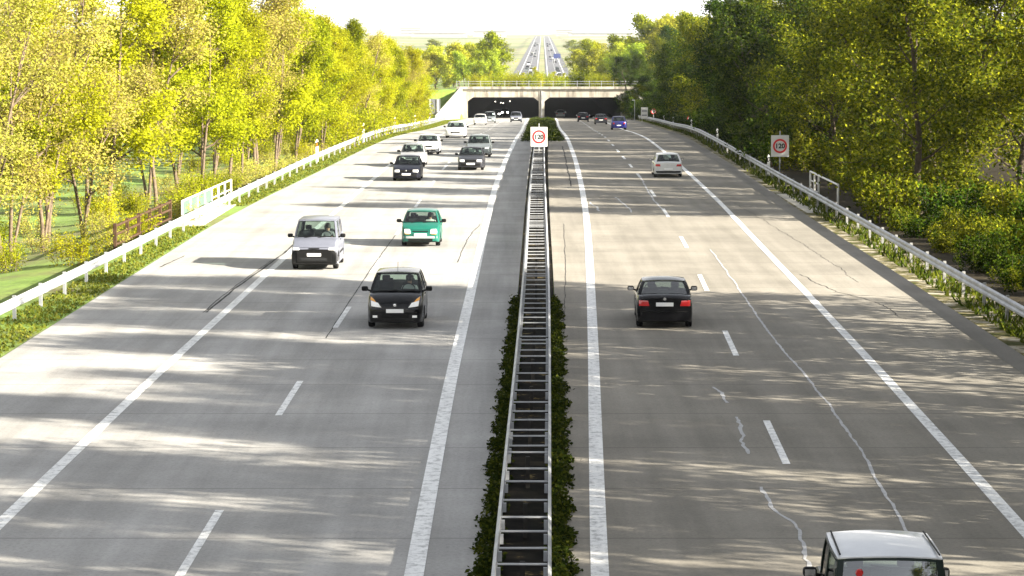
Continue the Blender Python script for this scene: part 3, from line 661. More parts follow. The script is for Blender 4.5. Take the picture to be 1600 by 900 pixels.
def blades(name, n, xf, zf, h, wd, mat, seed, ys):
    rs = np.random.RandomState(seed); y = rs.uniform(0, 1, n)**1.4*(ys[1]-ys[0])+ys[0]
    v = []; f = []
    for i in range(n):
        Y = y[i]; x = xf(Y, rs.uniform()); z = zf(Y); hh = h*rs.uniform(.5, 1.3); a = rs.uniform(0, 6.28); w2 = wd*rs.uniform(.6, 1.3); dx, dy = math.cos(a)*w2, math.sin(a)*w2
        tx, ty = rs.normal()*hh*.4, rs.normal()*hh*.4; b = 4*i
        v += [(x-dx, Y-dy, z), (x+dx, Y+dy, z), (x+tx+dx*.3, Y+ty+dy*.3, z+hh), (x+tx-dx*.3, Y+ty-dy*.3, z+hh*.96)]
    o = link(bpy.data.objects.new(name, np_mesh(name, np.array(v), np.arange(4*n).reshape(-1, 4), M[mat])))
    return tag(o, {'grass': 'sunlit green grass on the verge before the left guardrail'}.get(name), None, kind='stuff')
def band(fa, fb, p=1.): return lambda Y, u: fa(Y)+(fb(Y)-fa(Y))*u
def no_slab(Y): return zr(Y)-.02 if not 119 < Y < 133 else zr(Y)-2
o = blades('grass', 26000, band(lambda Y: Lg(Y)-.6, lambda Y: Lp(Y)-.1), no_slab, .07, .05, 'grass', 1, (60, 430))
o = blades('grass', 8000, band(lambda Y: Rg(Y)-.55, lambda Y: Rg(Y)+1.0), lambda Y: zr(Y)-.02, .22, .05, 'hedge', 2, (60, 430)); o['label'] = 'dark weedy grass under the right guardrail'
def leafy(name, n, fa, fb, h, ls, mat, seed, ys, label, gap=0, y_pow=1.3):
    rs = np.random.RandomState(seed); Y = rs.uniform(0, 1, n)**y_pow*(ys[1]-ys[0])+ys[0]; u = rs.uniform(0, 1, n)
    X = np.array([fa(a)+(fb(a)-fa(a))*b+rs.normal()*.055+.05*math.sin(a*2.3+seed)+.04*math.sin(a*5.7) for a, b in zip(Y, u)])
    lump = np.array([.55+.3*math.sin(a*1.9+seed)+.25*math.sin(a*.71+b*9)+.15*math.sin(a*5.3+b*4) for a, b in zip(Y, u)])
    z = np.array([zr(a) for a in Y])+h*np.clip(lump, .1, 1.3)*rs.beta(2, 1.2, n)*(1-.75*np.abs(u-.5)*2)
    keep = lump > .30+.12*rs.rand(n); X, Y, z = X[keep], Y[keep], z[keep]
    v, f = leaf_quads(rs, np.stack([X, Y, z], 1), ls)
    return tag(link(bpy.data.objects.new(name, np_mesh(name, v, f, M[mat]))), label, None, kind='stuff')
leafy('ground_cover', 26000, lambda Y: Mc(Y)-.76, lambda Y: Mc(Y)-.46, .34, .075, 'cover', 4, (30, 85), 'dark low ground cover along the left side of the median barrier')
leafy('ground_cover', 26000, lambda Y: Mc(Y)+.48, lambda Y: Mc(Y)+.78, .30, .075, 'cover', 5, (30, 85), 'dark low ground cover along the right side of the median barrier')
leafy('median_hedge', 26000, lambda Y: Li(Y)+.5, lambda Y: Mc(Y)+.1, 0.4, .13, 'cover', 6, (216, 462), 'low dark shrubs filling the median before the tunnel', y_pow=1.)
leafy('median_hedge', 26000, lambda Y: Mc(Y)-.1, lambda Y: Ri(Y)-.4, .36, .13, 'cover', 7, (216, 462), 'low olive shrubs on the right half of the median before the tunnel', y_pow=1.)

# ------------------------------------------------------------------ signs and roadside furniture
def text_obj(body, size, m, parent, loc, rot=(R(90), 0, 0), name='number'):
    cu = bpy.data.curves.new(name, 'FONT'); cu.body = body; cu.size = size; cu.align_x = 'CENTER'; cu.align_y = 'CENTER'; cu.extrude = .004; cu.offset = size*.034
    tmp = bpy.data.objects.new('tmp', cu); COL.objects.link(tmp); bpy.context.view_layer.update()
    me = bpy.data.meshes.new_from_object(tmp.evaluated_get(bpy.context.evaluated_depsgraph_get())); bpy.data.objects.remove(tmp)
    me.name = name; me.materials.clear(); me.materials.append(m); o = bpy.data.objects.new(name, me); o.location = loc; o.rotation_euler = rot; return link(o, parent)
def disc(r0, r1, y, n=40):
    mb = MB(); v = []; f = []
    for j in range(n):
        a = 2*math.pi*j/n
        for r in (r0, r1):
            for yy in (y, y-.006): v.append((r*math.cos(a), yy, r*math.sin(a)))
    for j in range(n):
        a, b = 4*j, 4*((j+1) % n); f += [(a+1, a+3, b+3, b+1), (a+3, a+2, b+2, b+3), (a, a+1, b+1, b), (a+2, a, b, b+2)]
    return mb.add(v, f)
def speed_sign(label, loc, w_, z0, z1, posts):
    t = thing('speed_limit_sign', label, 'road sign', loc, 0, 'square speed limit signs'); cz = (z0+z1)/2
    MB().box((-w_/2, -.02, z0), (w_/2, .02, z1), bev=.012).build('sign_board', M['signw'], t)
    r = w_*.40; o = disc(r*.74, r, -.021).build('red_ring', M['redp'], t); o.location = (0, 0, cz)
    text_obj('120', r*.92, M['blackp'], t, (0, -.026, cz-.01))
    for x in posts: MB().tube([(x, .06, -.1), (x, .06, z1+.25 if x == posts[0] else z0+.2)], .035, 10).build('post', M['galv'], t)
    return t
speed_sign('white square sign with red ringed 120 in the middle of the median', (1.86, 180, zr(180)), 1.16, .97, 2.32, (0., .35))
speed_sign('white square sign with red ringed 120 behind the right guardrail', (16.25, 158, 0), 1.08, 1.32, 2.62, (0.,))
def small_round(label, x, y, zc, r, plate=None):
    t = thing('round_sign', label, 'road sign', (x, y, zr(y)), 0); zc -= zr(y)
    MB().tube([(0, .04, -.3), (0, .04, zc+.9 if plate else zc+r)], .035, 8).build('post', M['galv'], t)
    o = MB().lathe([(-.01, 0), (-.01, r*.78), (.01, r*.78), (.01, 0)], 'y', 24).build('sign_face', M['signw'], t); o.location = (0, -.005, zc)
    o = disc(r*.74, r, -.016).build('red_ring', M['redp'], t); o.location = (0, 0, zc)
    if plate: MB().box((-.18, -.02, zc+.75), (.18, .01, zc+1.15), bev=.01).build('upper_plate', M['signw'], t)
small_round('small round red-ringed sign with a little plate above in dark trees', 20.5, 300, -1.05, .36, True)
small_round('small round red-ringed sign next to the white panel by the tunnel', 21.7, 400, -3.25, .42)
t = thing('information_panel', 'upright white panel sign beside the tunnel mouth on the right', 'road sign', (20.4, 402, zr(402)))
MB().box((-.52, -.02, .45), (.52, .02, 2.2), bev=.02).build('sign_board', M['signw'], t)
for z in (.9, 1.55): MB().box((-.40, -.032, z), (.40, -.022, z+.18)).build('dark_band', M['signg'], t)
for x in (-.35, .35): MB().tube([(x, .06, -.2), (x, .06, 2.0)], .04, 8).build('post', M['galv'], t)
t = thing('lamp_post', 'thin post with a small pale lamp head at the right tunnel corner', 'lamp post', (20.3, 432, zr(432)))
MB().tube([(0, 0, -.2), (0, 0, 3.2)], [.06, .04], 8).build('pole', M['galv'], t); MB().box((-.45, -.1, 3.2), (.05, .1, 3.36), bev=.03).build('lamp_head', M['signw'], t)
def sign_back(label, x, y, wd, z0, z1, bars):
    t = thing('sign_back', label, 'road sign', (x, y, zr(y)))
    MB().box((-wd/2, 0, z0), (wd/2, .05, z1), bev=.01).build('sign_board', M['signg'] if wd > 2 else M['signw'], t)
    for b in bars:
        MB().box((b*wd-.14, -.10, -.3), (b*wd+.02, -.003, z1-.05)).build('post', M['galvd'], t); MB().box((b*wd+.03, -.06, -.3), (b*wd+.15, -.003, z1-.08)).build('stiffener', M['signw'], t)
    return t
sign_back('large grey back of a direction sign left of the tunnel', -13.9, 442, 3.5, .7, 3.5, (-.36, -.02, .36))
sign_back('narrow pale back of a sign standing left of the large grey one', -15.6, 408, 1.4, .8, 2.5, (-.3, .3))
def delineator(label, x, y, group, refl='orange'):
    t = thing('delineator_post', label, 'marker post', (x, y, zr(y)), 0, group)
    MB().add([(-.06, 0, -.1), (.06, 0, -.1), (0, .1, -.1), (-.06, 0, .95), (.06, 0, .95), (0, .1, 1.05)], [(0,1,4,3),(1,2,5,4),(2,0,3,5),(3,4,5),(0,2,1)]).build('body', M['whitep'], t)
    MB().add([(-.062, -.004, .68), (.062, -.004, .74), (.062, -.004, .93), (-.062, -.004, .87), (-.062, .004, .68), (.062, .004, .74), (.062, .004, .93), (-.062, .004, .87)], [(0,1,2,3),(7,6,5,4),(0,4,5,1),(1,5,6,2),(2,6,7,3),(3,7,4,0)]).build('black_band', M['blackp'], t)
    MB().box((-.025, -.012, .75), (.025, -.0045, .87)).build('reflector', M[refl], t); return t
dl = None
for i, y in enumerate((178, 215, 262, 312, 362)): delineator('white marker post with a black band rising behind the left guardrail', Lg(y)-.35, y, 'marker posts on the left').scale = (1.6, 1.6, 1.5)
for i, y in enumerate((160, 207, 255, 310, 345)): delineator('white marker post with a black band rising behind the right guardrail', Rg(y)+(.35 if y > 165 else .25), y, 'marker posts on the right', 'signw').scale = (1.4, 1.4, 1.3)
# bridge railings over the culvert, both sides
t = thing('bridge_railing', 'cream railing with pale green infill panels behind the left guardrail', 'railing', (0, 0, 0))
rx = lambda Y: Lg(Y)-.85
y0, y1 = 120.5, 138.
mb = MB()
for h in (1.05, .12): mb.tube([(rx(Y), Y, h) for Y in frange(y0, y1, 2.5)], .05, 8)
mb.build('rail', M['creamp'], t)
for Y in frange(y0, y1, 2.5): MB().box((rx(Y)-.05, Y-.06, -.9), (rx(Y)+.05, Y+.06, 1.08), bev=.01).build('post', M['creamp'], t)
for k in range(4):
    a = y0+2.5*k+.08; b = a+2.34; mb = MB(); n = 10
    mb.add([(rx(a), a, .18), (rx(b), b, .18), (rx(b), b, .98), (rx(a), a, .98), (rx(a)-.02, a, .18), (rx(b)-.02, b, .18), (rx(b)-.02, b, .98), (rx(a)-.02, a, .98)], [(0,1,2,3),(7,6,5,4),(0,4,5,1),(2,6,7,3),(1,5,6,2),(0,3,7,4)])
    mb.build('infill_panel', M['greenmesh'], t)
mb = MB()
for k in range(4, 7):
    a = y0+2.5*k; mb.tube([(rx(a), a, .55), (rx(a+2.5), a+2.5, .55)], .035, 6)
mb.build('mid_rail', M['creamp'], t)
MB().box((Lg(126)-1.25, 119, -.4), (Lg(126)+.1, 134, .02), bev=.02).build('concrete_cap', M['conc'], t)
t = thing('wooden_fence', 'dark brown wooden fence behind the left guardrail at the frame edge', 'fence', (0, 0, 0))
fx_ = lambda Y: Lg(Y)-1.2
mb = MB()
for h in (.35, .75, 1.1): mb.tube([(fx_(Y), Y, h) for Y in frange(104, 119, 3)], .055, 6)
mb.build('rail', M['wood'], t)
for Y in frange(104, 119, 3): MB().box((fx_(Y)-.07, Y+.03, -1), (fx_(Y)+.07, Y+.17, 1.22), bev=.01).build('post', M['wood'], t)
t = thing('bridge_railing', 'thin white tubular railing in front of dark trees behind the right guardrail', 'railing', (0, 0, 0))
rx2 = lambda Y: Rg(Y)+.95
mb = MB(); mb.tube([(rx2(130.5), 130.5, 1.22), (rx2(143), 143, 1.22)], .05, 8); mb.tube([(rx2(139), 139, .75), (rx2(143), 143, .75)], .04, 8); mb.tube([(rx2(139), 139, .3), (rx2(143), 143, .3)], .04, 8); mb.build('rail', M['signw'], t)
for Y in (130.5, 139, 141, 143): MB().tube([(rx2(Y), Y, -.3), (rx2(Y), Y, 1.27)], .055, 8).build('post', M['signw'], t)
MB().box((Rg(137)-.9, 128, -.3), (Rg(137)-.05, 143, .0)).build('concrete_cap', M['conc'], t)
t = thing('motorway_sign', 'tiny blue direction sign beside the far road in the haze', 'road sign', (25.5, 1480, zr(1480)))
MB().box((-2, 0, 3), (2, .15, 5.6)).build('sign_board', M['blues'], t)
for x in (-1.4, 1.4): MB().tube([(x, .2, -.5), (x, .2, 5.4)], .12, 8).build('post', M['galv'], t)
# far buildings on the plain
for i, (x, y, wd, h, lab) in enumerate(((-120, 4300, 90, 7, 'long low pale hall on the hazy plain at the far left'), (-40, 4700, 60, 9, 'pale block building on the hazy horizon near the road'), (92, 4600, 30, 11, 'taller pale tower block on the hazy horizon'), (150, 4400, 110, 6, 'long pale hall on the hazy plain right of the far road'), (-190, 4900, 40, 15, 'slim pale tower block at the left end of the horizon'))):
    b = thing('far_building', lab, 'building', (x, y, zr(y)-1)); MB().box((-wd/2, 0, 0), (wd/2, 30, h)).build('wall', M['conc'], b); MB().box((-wd/2-1, -1, h), (wd/2+1, 31, h+1.2)).build('roof', M['signg'], b)
    for k in range(2): MB().box((-wd*.45, -.3, h*(.25+.4*k)), (wd*.45, -.01, h*(.25+.4*k)+h*.16)).build('window_band', M['signg'], b)

# ------------------------------------------------------------------ people in the cars
def person_meshes():
    V = [(0,0,.0),(0,-.02,.18),(0,-.05,.36),(0,-.03,.50),(0,.0,.60),(0,.02,.70),(0,.02,.79),
         (-.19,-.05,.43),(-.27,.10,.22),(-.16,.36,.30),(.19,-.05,.43),(.27,.10,.22),(.16,.36,.30),
         (-.10,.05,.0),(-.14,.46,.08),(-.13,.66,-.22),(.10,.05,.0),(.14,.46,.08),(.13,.66,-.22),(-.13,.80,-.26),(.13,.80,-.26)]
    E = [(0,1),(1,2),(2,3),(3,4),(4,5),(5,6),(2,7),(7,8),(8,9),(2,10),(10,11),(11,12),(0,13),(13,14),(14,15),(0,16),(16,17),(17,18),(15,19),(18,20)]
    RD = [.15,.145,.155,.06,.075,.10,.075,.075,.05,.04,.075,.05,.04,.09,.075,.05,.09,.075,.05,.045,.045]
    me = bpy.data.meshes.new('person'); me.from_pydata(V, E, []); o = bpy.data.objects.new('tmp', me); COL.objects.link(o)
    md = o.modifiers.new('skin', 'SKIN')
    for sv, r in zip(me.skin_vertices[0].data, RD): sv.radius = (r, r*.88)
    me.skin_vertices[0].data[0].use_root = True
    o.modifiers.new('sub', 'SUBSURF').levels = 2
    bpy.context.view_layer.update()
    out = bpy.data.meshes.new_from_object(o.evaluated_get(bpy.context.evaluated_depsgraph_get())); bpy.data.objects.remove(o)
    hair = MB(); hair.lathe([(.10, .001), (.09, .055), (.05, .098), (0, .112), (-.06, .108), (-.10, .098)], 'z', 16, c=(0, .0, .725))
    return out, hair
P_MESH, P_HAIR = person_meshes()
def person(car, lx, ly, lz, cloth, label, s=1.):
    me = P_MESH.copy(); me.materials.clear(); me.materials.append(cloth); me.materials.append(M['skin'])
    mi = []
    for p in me.polygons:
        c = p.center; mi.append(1 if c.z > .525 or (c.y > .27 and c.z > .2) else 0)
    me.polygons.foreach_set('material_index', mi); me.polygons.foreach_set('use_smooth', [True]*len(mi))
    o = bpy.data.objects.new('person', me); COL.objects.link(o); mw = car.matrix_basis
    o.location = mw @ Vector((lx, ly, lz)); o.rotation_euler = car.rotation_euler; o.scale = (s, s, s)
    tag(o, label, 'person'); P_HAIR.build('hair', M['hair'], o, 60)

# ------------------------------------------------------------------ cars (local +Y is the front)
WHEEL = {}; BP_ = M['blackp']
def make_wheel(r, wd, parent, x, y):
    key = (round(r, 3), wd)
    if key not in WHEEL:
        h = wd/2
        t = MB().lathe([(-h, r*.62), (-h, r*.9), (-h*.75, r*.985), (-h*.3, r), (h*.3, r), (h*.75, r*.985), (h, r*.9), (h, r*.62), (-h, r*.62)], 'x', 28)
        q = MB().lathe([(h*.95, r*.64), (h*.75, r*.58), (h*.55, r*.5), (h*.5, r*.2), (h*.8, r*.16), (h*.8, .001)], 'x', 24).lathe([(-h*.95, r*.64), (-h*.75, r*.58), (-h*.5, r*.2), (-h*.5, .001)], 'x', 24)
        for k in range(7):
            a = 2*math.pi*k/7; ca, sa = math.cos(a), math.sin(a)
            q.tube([(h*.78, r*.15*ca, r*.15*sa), (h*.72, r*.6*ca, r*.6*sa)], r*.06, 5)
        a = t.build('tyre', M['tyre'], None, 50); b = q.build('rim', M['rim'], None, 50); WHEEL[key] = (a.data, b.data)
        bpy.data.objects.remove(a); bpy.data.objects.remove(b)
    e = bpy.data.objects.new('wheel', None); link(e, parent); e.location = (x, y, r); e.rotation_euler = (0, 0, 0 if x > 0 else math.pi)
    for nm, me in zip(('tyre', 'rim'), WHEEL[key]): link(bpy.data.objects.new(nm, me), e)
def lerp(a, b, t): return a+(b-a)*t
def make_car(name, label, cat, p, loc, rz, pitch=0, group=None):
    L, W, H = p['L'], p['W'], p['H']; hw = W/2; g = p.get
    yc, yt, yr, yb = g('yc'), g('yt'), g('yr'), g('yb'); zf, zc, zd = g('zf'), g('zc'), g('zd'); znose = g('zn', zf-.10); ztail = g('ztail', zd-.05)
    rw = g('rw', .30); yF = g('yF', L/2-.78); yR = g('yR', -L/2+.72); gz_ = g('gz', .19); PM = p['paint']; tum = g('tum', .80)
    root = thing(name, label, cat, loc, rz, group); root.rotation_euler = (pitch, 0, rz)
    top = spline([(-L/2, ztail), (-L/2+.10, zd-.012), (yb-.02, zd), (yb+.05, zd), (lerp(yb, yc, .5), lerp(zd, zc, .5)+.0), (yc-.05, zc), (yc, zc), (lerp(yc, L/2, .5), lerp(zc, zf, .45)+.02), (L/2-.16, zf), (L/2-.04, lerp(zf, znose, .55)), (L/2, znose)]) if yb > -L/2+.25 else \
          spline([(-L/2, zd-.10), (-L/2+.10, zd-.01), (lerp(-L/2+.1, yc, .5), lerp(zd, zc, .5)), (yc-.05, zc), (yc, zc), (lerp(yc, L/2, .5), lerp(zc, zf, .45)+.02), (L/2-.16, zf), (L/2-.04, lerp(zf, znose, .55)), (L/2, znose)])
    fr_, rr_ = g('fround', .76), g('rround', .86)
    wid = spline([(-L/2, rr_*hw), (-L/2+.06, lerp(rr_, 1, .5)*hw), (-L/2+.2, .965*hw), (-L/2+.7, .995*hw), (0, hw), (L/2-.7, .99*hw), (L/2-.3, .955*hw), (L/2-.1, lerp(fr_, 1, .55)*hw), (L/2-.03, lerp(fr_, 1, .3)*hw), (L/2, fr_*hw)])
    ys = set(frange(-L/2, L/2, .12)+[-L/2+.03, -L/2+.06, L/2-.03, L/2-.06, yc, yb])
    RA = rw+.055
    for yw in (yF, yR): ys |= set(yw+RA*math.cos(a) for a in frange(0, math.pi, .2))
    ys = sorted(y for y in ys if -L/2 <= y <= L/2)
    def zbot(y):
        z = gz_+.05*smooth01((abs(y)-L/2+.15)/.15)
        for yw in (yF, yR):
            if abs(y-yw) < RA: z = max(z, rw+math.sqrt(max(0, RA*RA-(y-yw)**2))-.01)
        return z
    v = []; f = []; fm = []; rings = []
    for y in ys:
        w_, zt, zb = wid(y), top(y), zbot(y)
        hs = zt-gz_
        def lv(fr): return max(zb+.004*fr*10, gz_+fr*hs)
        ring = [(0, zb), (w_*.9, zb), (w_*.98, zb+.02), (w_*.997, max(zb+.03, lv(.22))), (w_, max(zb+.04, lv(.48))), (w_*.992, max(zb+.05, lv(.72))), (w_*.965, zt-.055), (w_*.925, zt-.012), (w_*.6, zt+.018), (0, zt+.03)]
        full = ring+[(-x, z) for x, z in ring[-2:0:-1]]
        rings.append(len(v)); v += [(x, y, z) for x, z in full]
    nr = len(full)
    for i in range(len(ys)-1):
        for j in range(nr):
            a, b = rings[i]+j, rings[i]+(j+1) % nr; f.append((a, b, rings[i+1]+(j+1) % nr, rings[i+1]+j))
            ym = (ys[i]+ys[i+1])/2; mi = 0
            if j in (7, 8, 9, 10) and yb+.02 < ym < yc-.02: mi = 1
            if j in (0, nr-1): mi = 1
            lb = g('lowblack')
            if lb and ym > L/2-.30 and sum(v[q][2] for q in (rings[i]+j, rings[i]+(j+1) % nr, rings[i+1]+j, rings[i+1]+(j+1) % nr))/4 < lb: mi = 2
            fm.append(mi)
    f.append(tuple(rings[0]+j for j in range(nr))[::-1]); f.append(tuple(rings[-1]+j for j in range(nr))); fm += [0, 2 if g('lowblack') else 0]
    f = [q[::-1] for q in f]
    body = mesh_obj('body', v, f, [PM, M['interior'], BP_], root, 38, fm)
    bm = bmesh.new(); bm.from_mesh(body.data); bmesh.ops.recalc_face_normals(bm, faces=bm.faces); bm.to_mesh(body.data); bvh = BVHTree.FromBMesh(bm); bm.free()
    def hit(d, a, b):
        if d == 'front': o, r = Vector((a, 6, b)), Vector((0, -1, 0))
        elif d == 'rear': o, r = Vector((a, -6, b)), Vector((0, 1, 0))
        elif d == 'right': o, r = Vector((4, a, b)), Vector((-1, 0, 0))
        else: o, r = Vector((-4, a, b)), Vector((1, 0, 0))
        h = bvh.ray_cast(o, r)
        if h[0] is None:
            if abs(a) > .05: return hit(d, a*.97, b)
            return o+r*(6-L/2)
        return h[0]-r*.0
    def patch(nm, d, q, m, off=.012, n=(8, 5), parent=root):
        nn = {'front': Vector((0, 1, 0)), 'rear': Vector((0, -1, 0)), 'right': Vector((1, 0, 0)), 'left': Vector((-1, 0, 0))}[d]
        nu_, nv_ = n; V = []; F = []
        for jj in range(nv_+1):
            for ii in range(nu_+1):
                u, t = ii/nu_, jj/nv_
                a = lerp(lerp(q[0][0], q[1][0], u), lerp(q[3][0], q[2][0], u), t); b = lerp(lerp(q[0][1], q[1][1], u), lerp(q[3][1], q[2][1], u), t)
                h = hit(d, a, b); edge = min(u, 1-u, t, 1-t); V.append(h+nn*(off*(1 if edge > .001 else .75)))
        K = len(V); V += [x-nn*(off+.03) for x in V]
        idx = lambda i, j: j*(nu_+1)+i
        for j in range(nv_):
            for i in range(nu_):
                c = (idx(i, j), idx(i+1, j), idx(i+1, j+1), idx(i, j+1)); F.append(c); F.append(tuple(x+K for x in c[::-1]))
        bd = [idx(i, 0) for i in range(nu_)]+[idx(nu_, j) for j in range(nv_)]+[idx(i, nv_) for i in range(nu_, 0, -1)]+[idx(0, j) for j in range(nv_, 0, -1)]
        for a, b in zip(bd, bd[1:]+bd[:1]): F.append((a, a+K, b+K, b))
        o = mesh_obj(nm, V, F, m, parent, 40)
        bm = bmesh.new(); bm.from_mesh(o.data); bmesh.ops.recalc_face_normals(bm, faces=bm.faces); bm.to_mesh(o.data); bm.free(); return o
    # ---- glasshouse
    wb, wt = hw*.925, hw*tum*.925; bf, bft, brr = g('bulge', .10), .05, .05; cr = .035
    hr = H-.012
    def F_(u, t):       # windscreen
        return Vector((u*lerp(wb, wt, t)+0, lerp(yc, yt, t)+lerp(bf, bft, t)*(1-u*u), lerp(zc-.012, hr-.03, t)+lerp(.03, cr, t)*(1-u*u)+.03*math.sin(math.pi*t)))
    def B_(u, t):
        return Vector((u*lerp(wb, wt, t), lerp(yb, yr, t)-lerp(brr+.02, brr, t)*(1-u*u), lerp(zd-.012, hr-.05, t)+lerp(.03, cr, t)*(1-u*u)+.03*math.sin(math.pi*t)))
    def S_(u, t, s):    # sides: u from front to rear
        y = lerp(lerp(yc, yb, u), lerp(yt, yr, u), t); zz = lerp(lerp(zc, zd, u)-.012, lerp(hr-.03, hr-.05, u), t)+.03*math.sin(math.pi*t)
        return Vector((s*(lerp(wb, wt, t)+.025*math.sin(math.pi*u)*(1-.3*t)), y, zz))
    def grid(fn, u0, u1, t0, t1, nu_, nv_, mb, flip=False):
        V = [fn(lerp(u0, u1, i/nu_), lerp(t0, t1, j/nv_)) for j in range(nv_+1) for i in range(nu_+1)]; n1 = nu_+1
        mb.add(V, [((j*n1+i, j*n1+i+1, (j+1)*n1+i+1, (j+1)*n1+i) if not flip else (j*n1+i, (j+1)*n1+i, (j+1)*n1+i+1, j*n1+i+1)) for j in range(nv_) for i in range(nu_)])
    def frame(fn, wins, mb, flip, u0=-1, u1=1):
        lo, hi = .05, .93; a = u0
        grid(fn, u0, u1, 0, lo, 12, 1, mb, flip); grid(fn, u0, u1, hi, 1, 12, 1, mb, flip)
        for w0, w1 in wins: grid(fn, a, w0, lo, hi, 1, 5, mb, flip); a = w1
        grid(fn, a, u1, lo, hi, 1, 5, mb, flip)
    wins = g('wins', [(.08, .47), (.53, .93)])
    mb = MB(); frame(F_, [(-.925, .925)], mb, False); frame(B_, [(-.88, .88)], mb, True)
    for s in (1, -1): frame(lambda u, t: S_(u, t, s), wins, mb, s > 0, 0, 1)
    V = []; n1, n2 = 13, 9            # roof skin
    mbr = MB()
    for j in range(n2):
        t = j/(n2-1)
        for i in range(n1):
            u = -1+2*i/(n1-1); x = u*(wt+.025*math.sin(math.pi*t)*.7); y = lerp(yt+bft*(1-u*u), yr-brr*(1-u*u), t); z = lerp(hr-.03, hr-.05, t)+cr*(1-u*u)+.035*math.sin(math.pi*t)*(1-u**4)+.004
            V.append((x, y, z))
    mbr.add(V, [(j*n1+i, (j+1)*n1+i, (j+1)*n1+i+1, j*n1+i+1) for j in range(n2-1) for i in range(n1-1)])
    def solid(o, th=.02):
        bm = bmesh.new(); bm.from_mesh(o.data); bmesh.ops.remove_doubles(bm, verts=bm.verts, dist=.0005); bmesh.ops.solidify(bm, geom=bm.faces[:], thickness=th); bm.to_mesh(o.data); bm.free()
        o.data.polygons.foreach_set('use_smooth', [True]*len(o.data.polygons)); o.data.set_sharp_from_angle(angle=R(38))
    o = mb.build('window_frame', g('framem', PM), root, 38); solid(o, -.018)
    o = mbr.build('roof', g('roofm', PM), root, 38); solid(o, -.018)
    gm = g('glass', M['glass'])
    def pane(nm, fn, a, b, flip):
        m2 = MB(); grid(fn, a, b, .05, .93, 8, 5, m2, flip); o = m2.build(nm, gm, root, 60); return o
    pane('windscreen', F_, -.925, .925, False)
    gm = g('rglass', gm); pane('rear_window', B_, -.88, .88, True); gm = g('glass', M['glass'])
    for s in (1, -1):
        for a, b in wins: pane('side_window', (lambda u, t, s=s: S_(u, t, s)), a, b, s > 0)
    # rubber seal round the windscreen and wipers
    per = [F_(u, .05) for u in frange(-.925, .925, .25)]+[F_(.925, t) for t in (.3, .6, .93)]+[F_(u, .93) for u in frange(.925, -.925, .25)]+[F_(-.925, t) for t in (.6, .3, .05)]
    MB().tube([q+Vector((0, .006, .006)) for q in per], .012, 5).build('window_seal', M['blackp'], root)
    mw_ = MB()
    for u0, u1 in ((-.1, -.75), (.55, -.05)): mw_.tube([F_(u0, .0)+Vector((0, .03, .015)), F_(u1, .07)+Vector((0, .025, .02))], .010, 5)
    mw_.build('wipers', M['blackp'], root)
    # inside: dashboard, seats, wheel
    MB().box((-wb*.93, yc-.30, zc-.10), (wb*.93, yc-.02, zc+.012), bev=.03).build('dashboard', M['interior'], root)
    sy = g('seaty', yc-1.0)
    for sx_ in (-1, 1):
        MB().box((sx_*.36-.23, sy-.12, zc-.1), (sx_*.36+.23, sy+.02, min(H-.32, zc+.22)), bev=.05).box((sx_*.36-.12, sy-.13, min(H-.30, zc+.25)), (sx_*.36+.12, sy-.03, min(H-.12, zc+.42)), bev=.04).build('seat', M['seat'], root, 40)
    if yb < sy-.7: MB().box((-wb*.8, yb+.32, zd-.1), (wb*.8, yb+.44, zd+.10), bev=.04).box((-.45, yb+.33, zd+.1), (-.22, yb+.41, zd+.24), bev=.03).box((.22, yb+.33, zd+.1), (.45, yb+.41, zd+.24), bev=.03).build('rear_seat', M['seat'], root, 40)
    o = MB().tube([(.19*math.cos(a), 0, .19*math.sin(a)) for a in frange(0, 6.2832, .4)], .016, 6, caps=False).build('steering_wheel', M['blackp'], root, 60); o.location = (-.36, yc-.38, zc+.06); o.rotation_euler = (R(-25), 0, 0)
    # wheels, mirrors
    for sx_ in (-1, 1):
        for yw in (yF, yR): make_wheel(rw, g('tw', .19), root, sx_*(hw-.115), yw)
        mm = MB().box((sx_*(hw+.02) if sx_ > 0 else -(hw+.22), yc-.42, zc+.0), (hw+.22 if sx_ > 0 else -(hw+.02), yc-.29, zc+.145), bev=.045).tube([(sx_*(wb-.02), yc-.34, zc+.0), (sx_*(hw+.09), yc-.36, zc+.05)], .03, 6)
        mir = mm.build('wing_mirror', g('mirm', M['blackp']), root, 40)
        MB().box((sx_*(hw+.12)-.075, yc-.4245, zc+.025), (sx_*(hw+.12)+.075, yc-.4205, zc+.12)).build('mirror_glass', M['chrome'], mir)
    zs = g('side_strip')
    if zs:
        for d in ('left', 'right'): patch('side_strip', d, [(yR+.42, zs), (yF-.42, zs), (yF-.42, zs+.07), (yR+.42, zs+.07)], M['blackp'], .012, (10, 1))
    for d in ('left', 'right'):
        for y in ((lerp(yc, yb, .36), lerp(yc, yb, .72)) if len(wins) > 1 else (lerp(yc, yb, .42),)):
            patch('door_handle', d, [(y-.1, zc-.14), (y+.06, zc-.14), (y+.06, zc-.105), (y-.1, zc-.105)], g('handlem', M['blackp']), .022, (3, 1))
    for d, items in (('front', p.get('front', [])), ('rear', p.get('rear', []))):
        for it in items:
            nm, q, m = it[:3]; off = it[3] if len(it) > 3 else .012
            patch(nm, d, q, m, off)
            if len(it) > 4 and it[4]: patch(nm, d, [(-q[1][0], q[1][1]), (-q[0][0], q[0][1]), (-q[3][0], q[3][1]), (-q[2][0], q[2][1])], m, off)
    def plate(d, z, wd=.52, x=0):
        ym = max(hit(d, x+a, z+b)[1]*(1 if d == 'front' else -1) for a in (-.2, 0, .2) for b in (-.05, .05))
        s = 1 if d == 'front' else -1
        a, b = sorted((s*(ym+.004), s*(ym+.03)))
        MB().box((x-wd/2, a, z-.057), (x+wd/2, b, z+.057), bev=.006).build('number_plate', M['plate'], root)
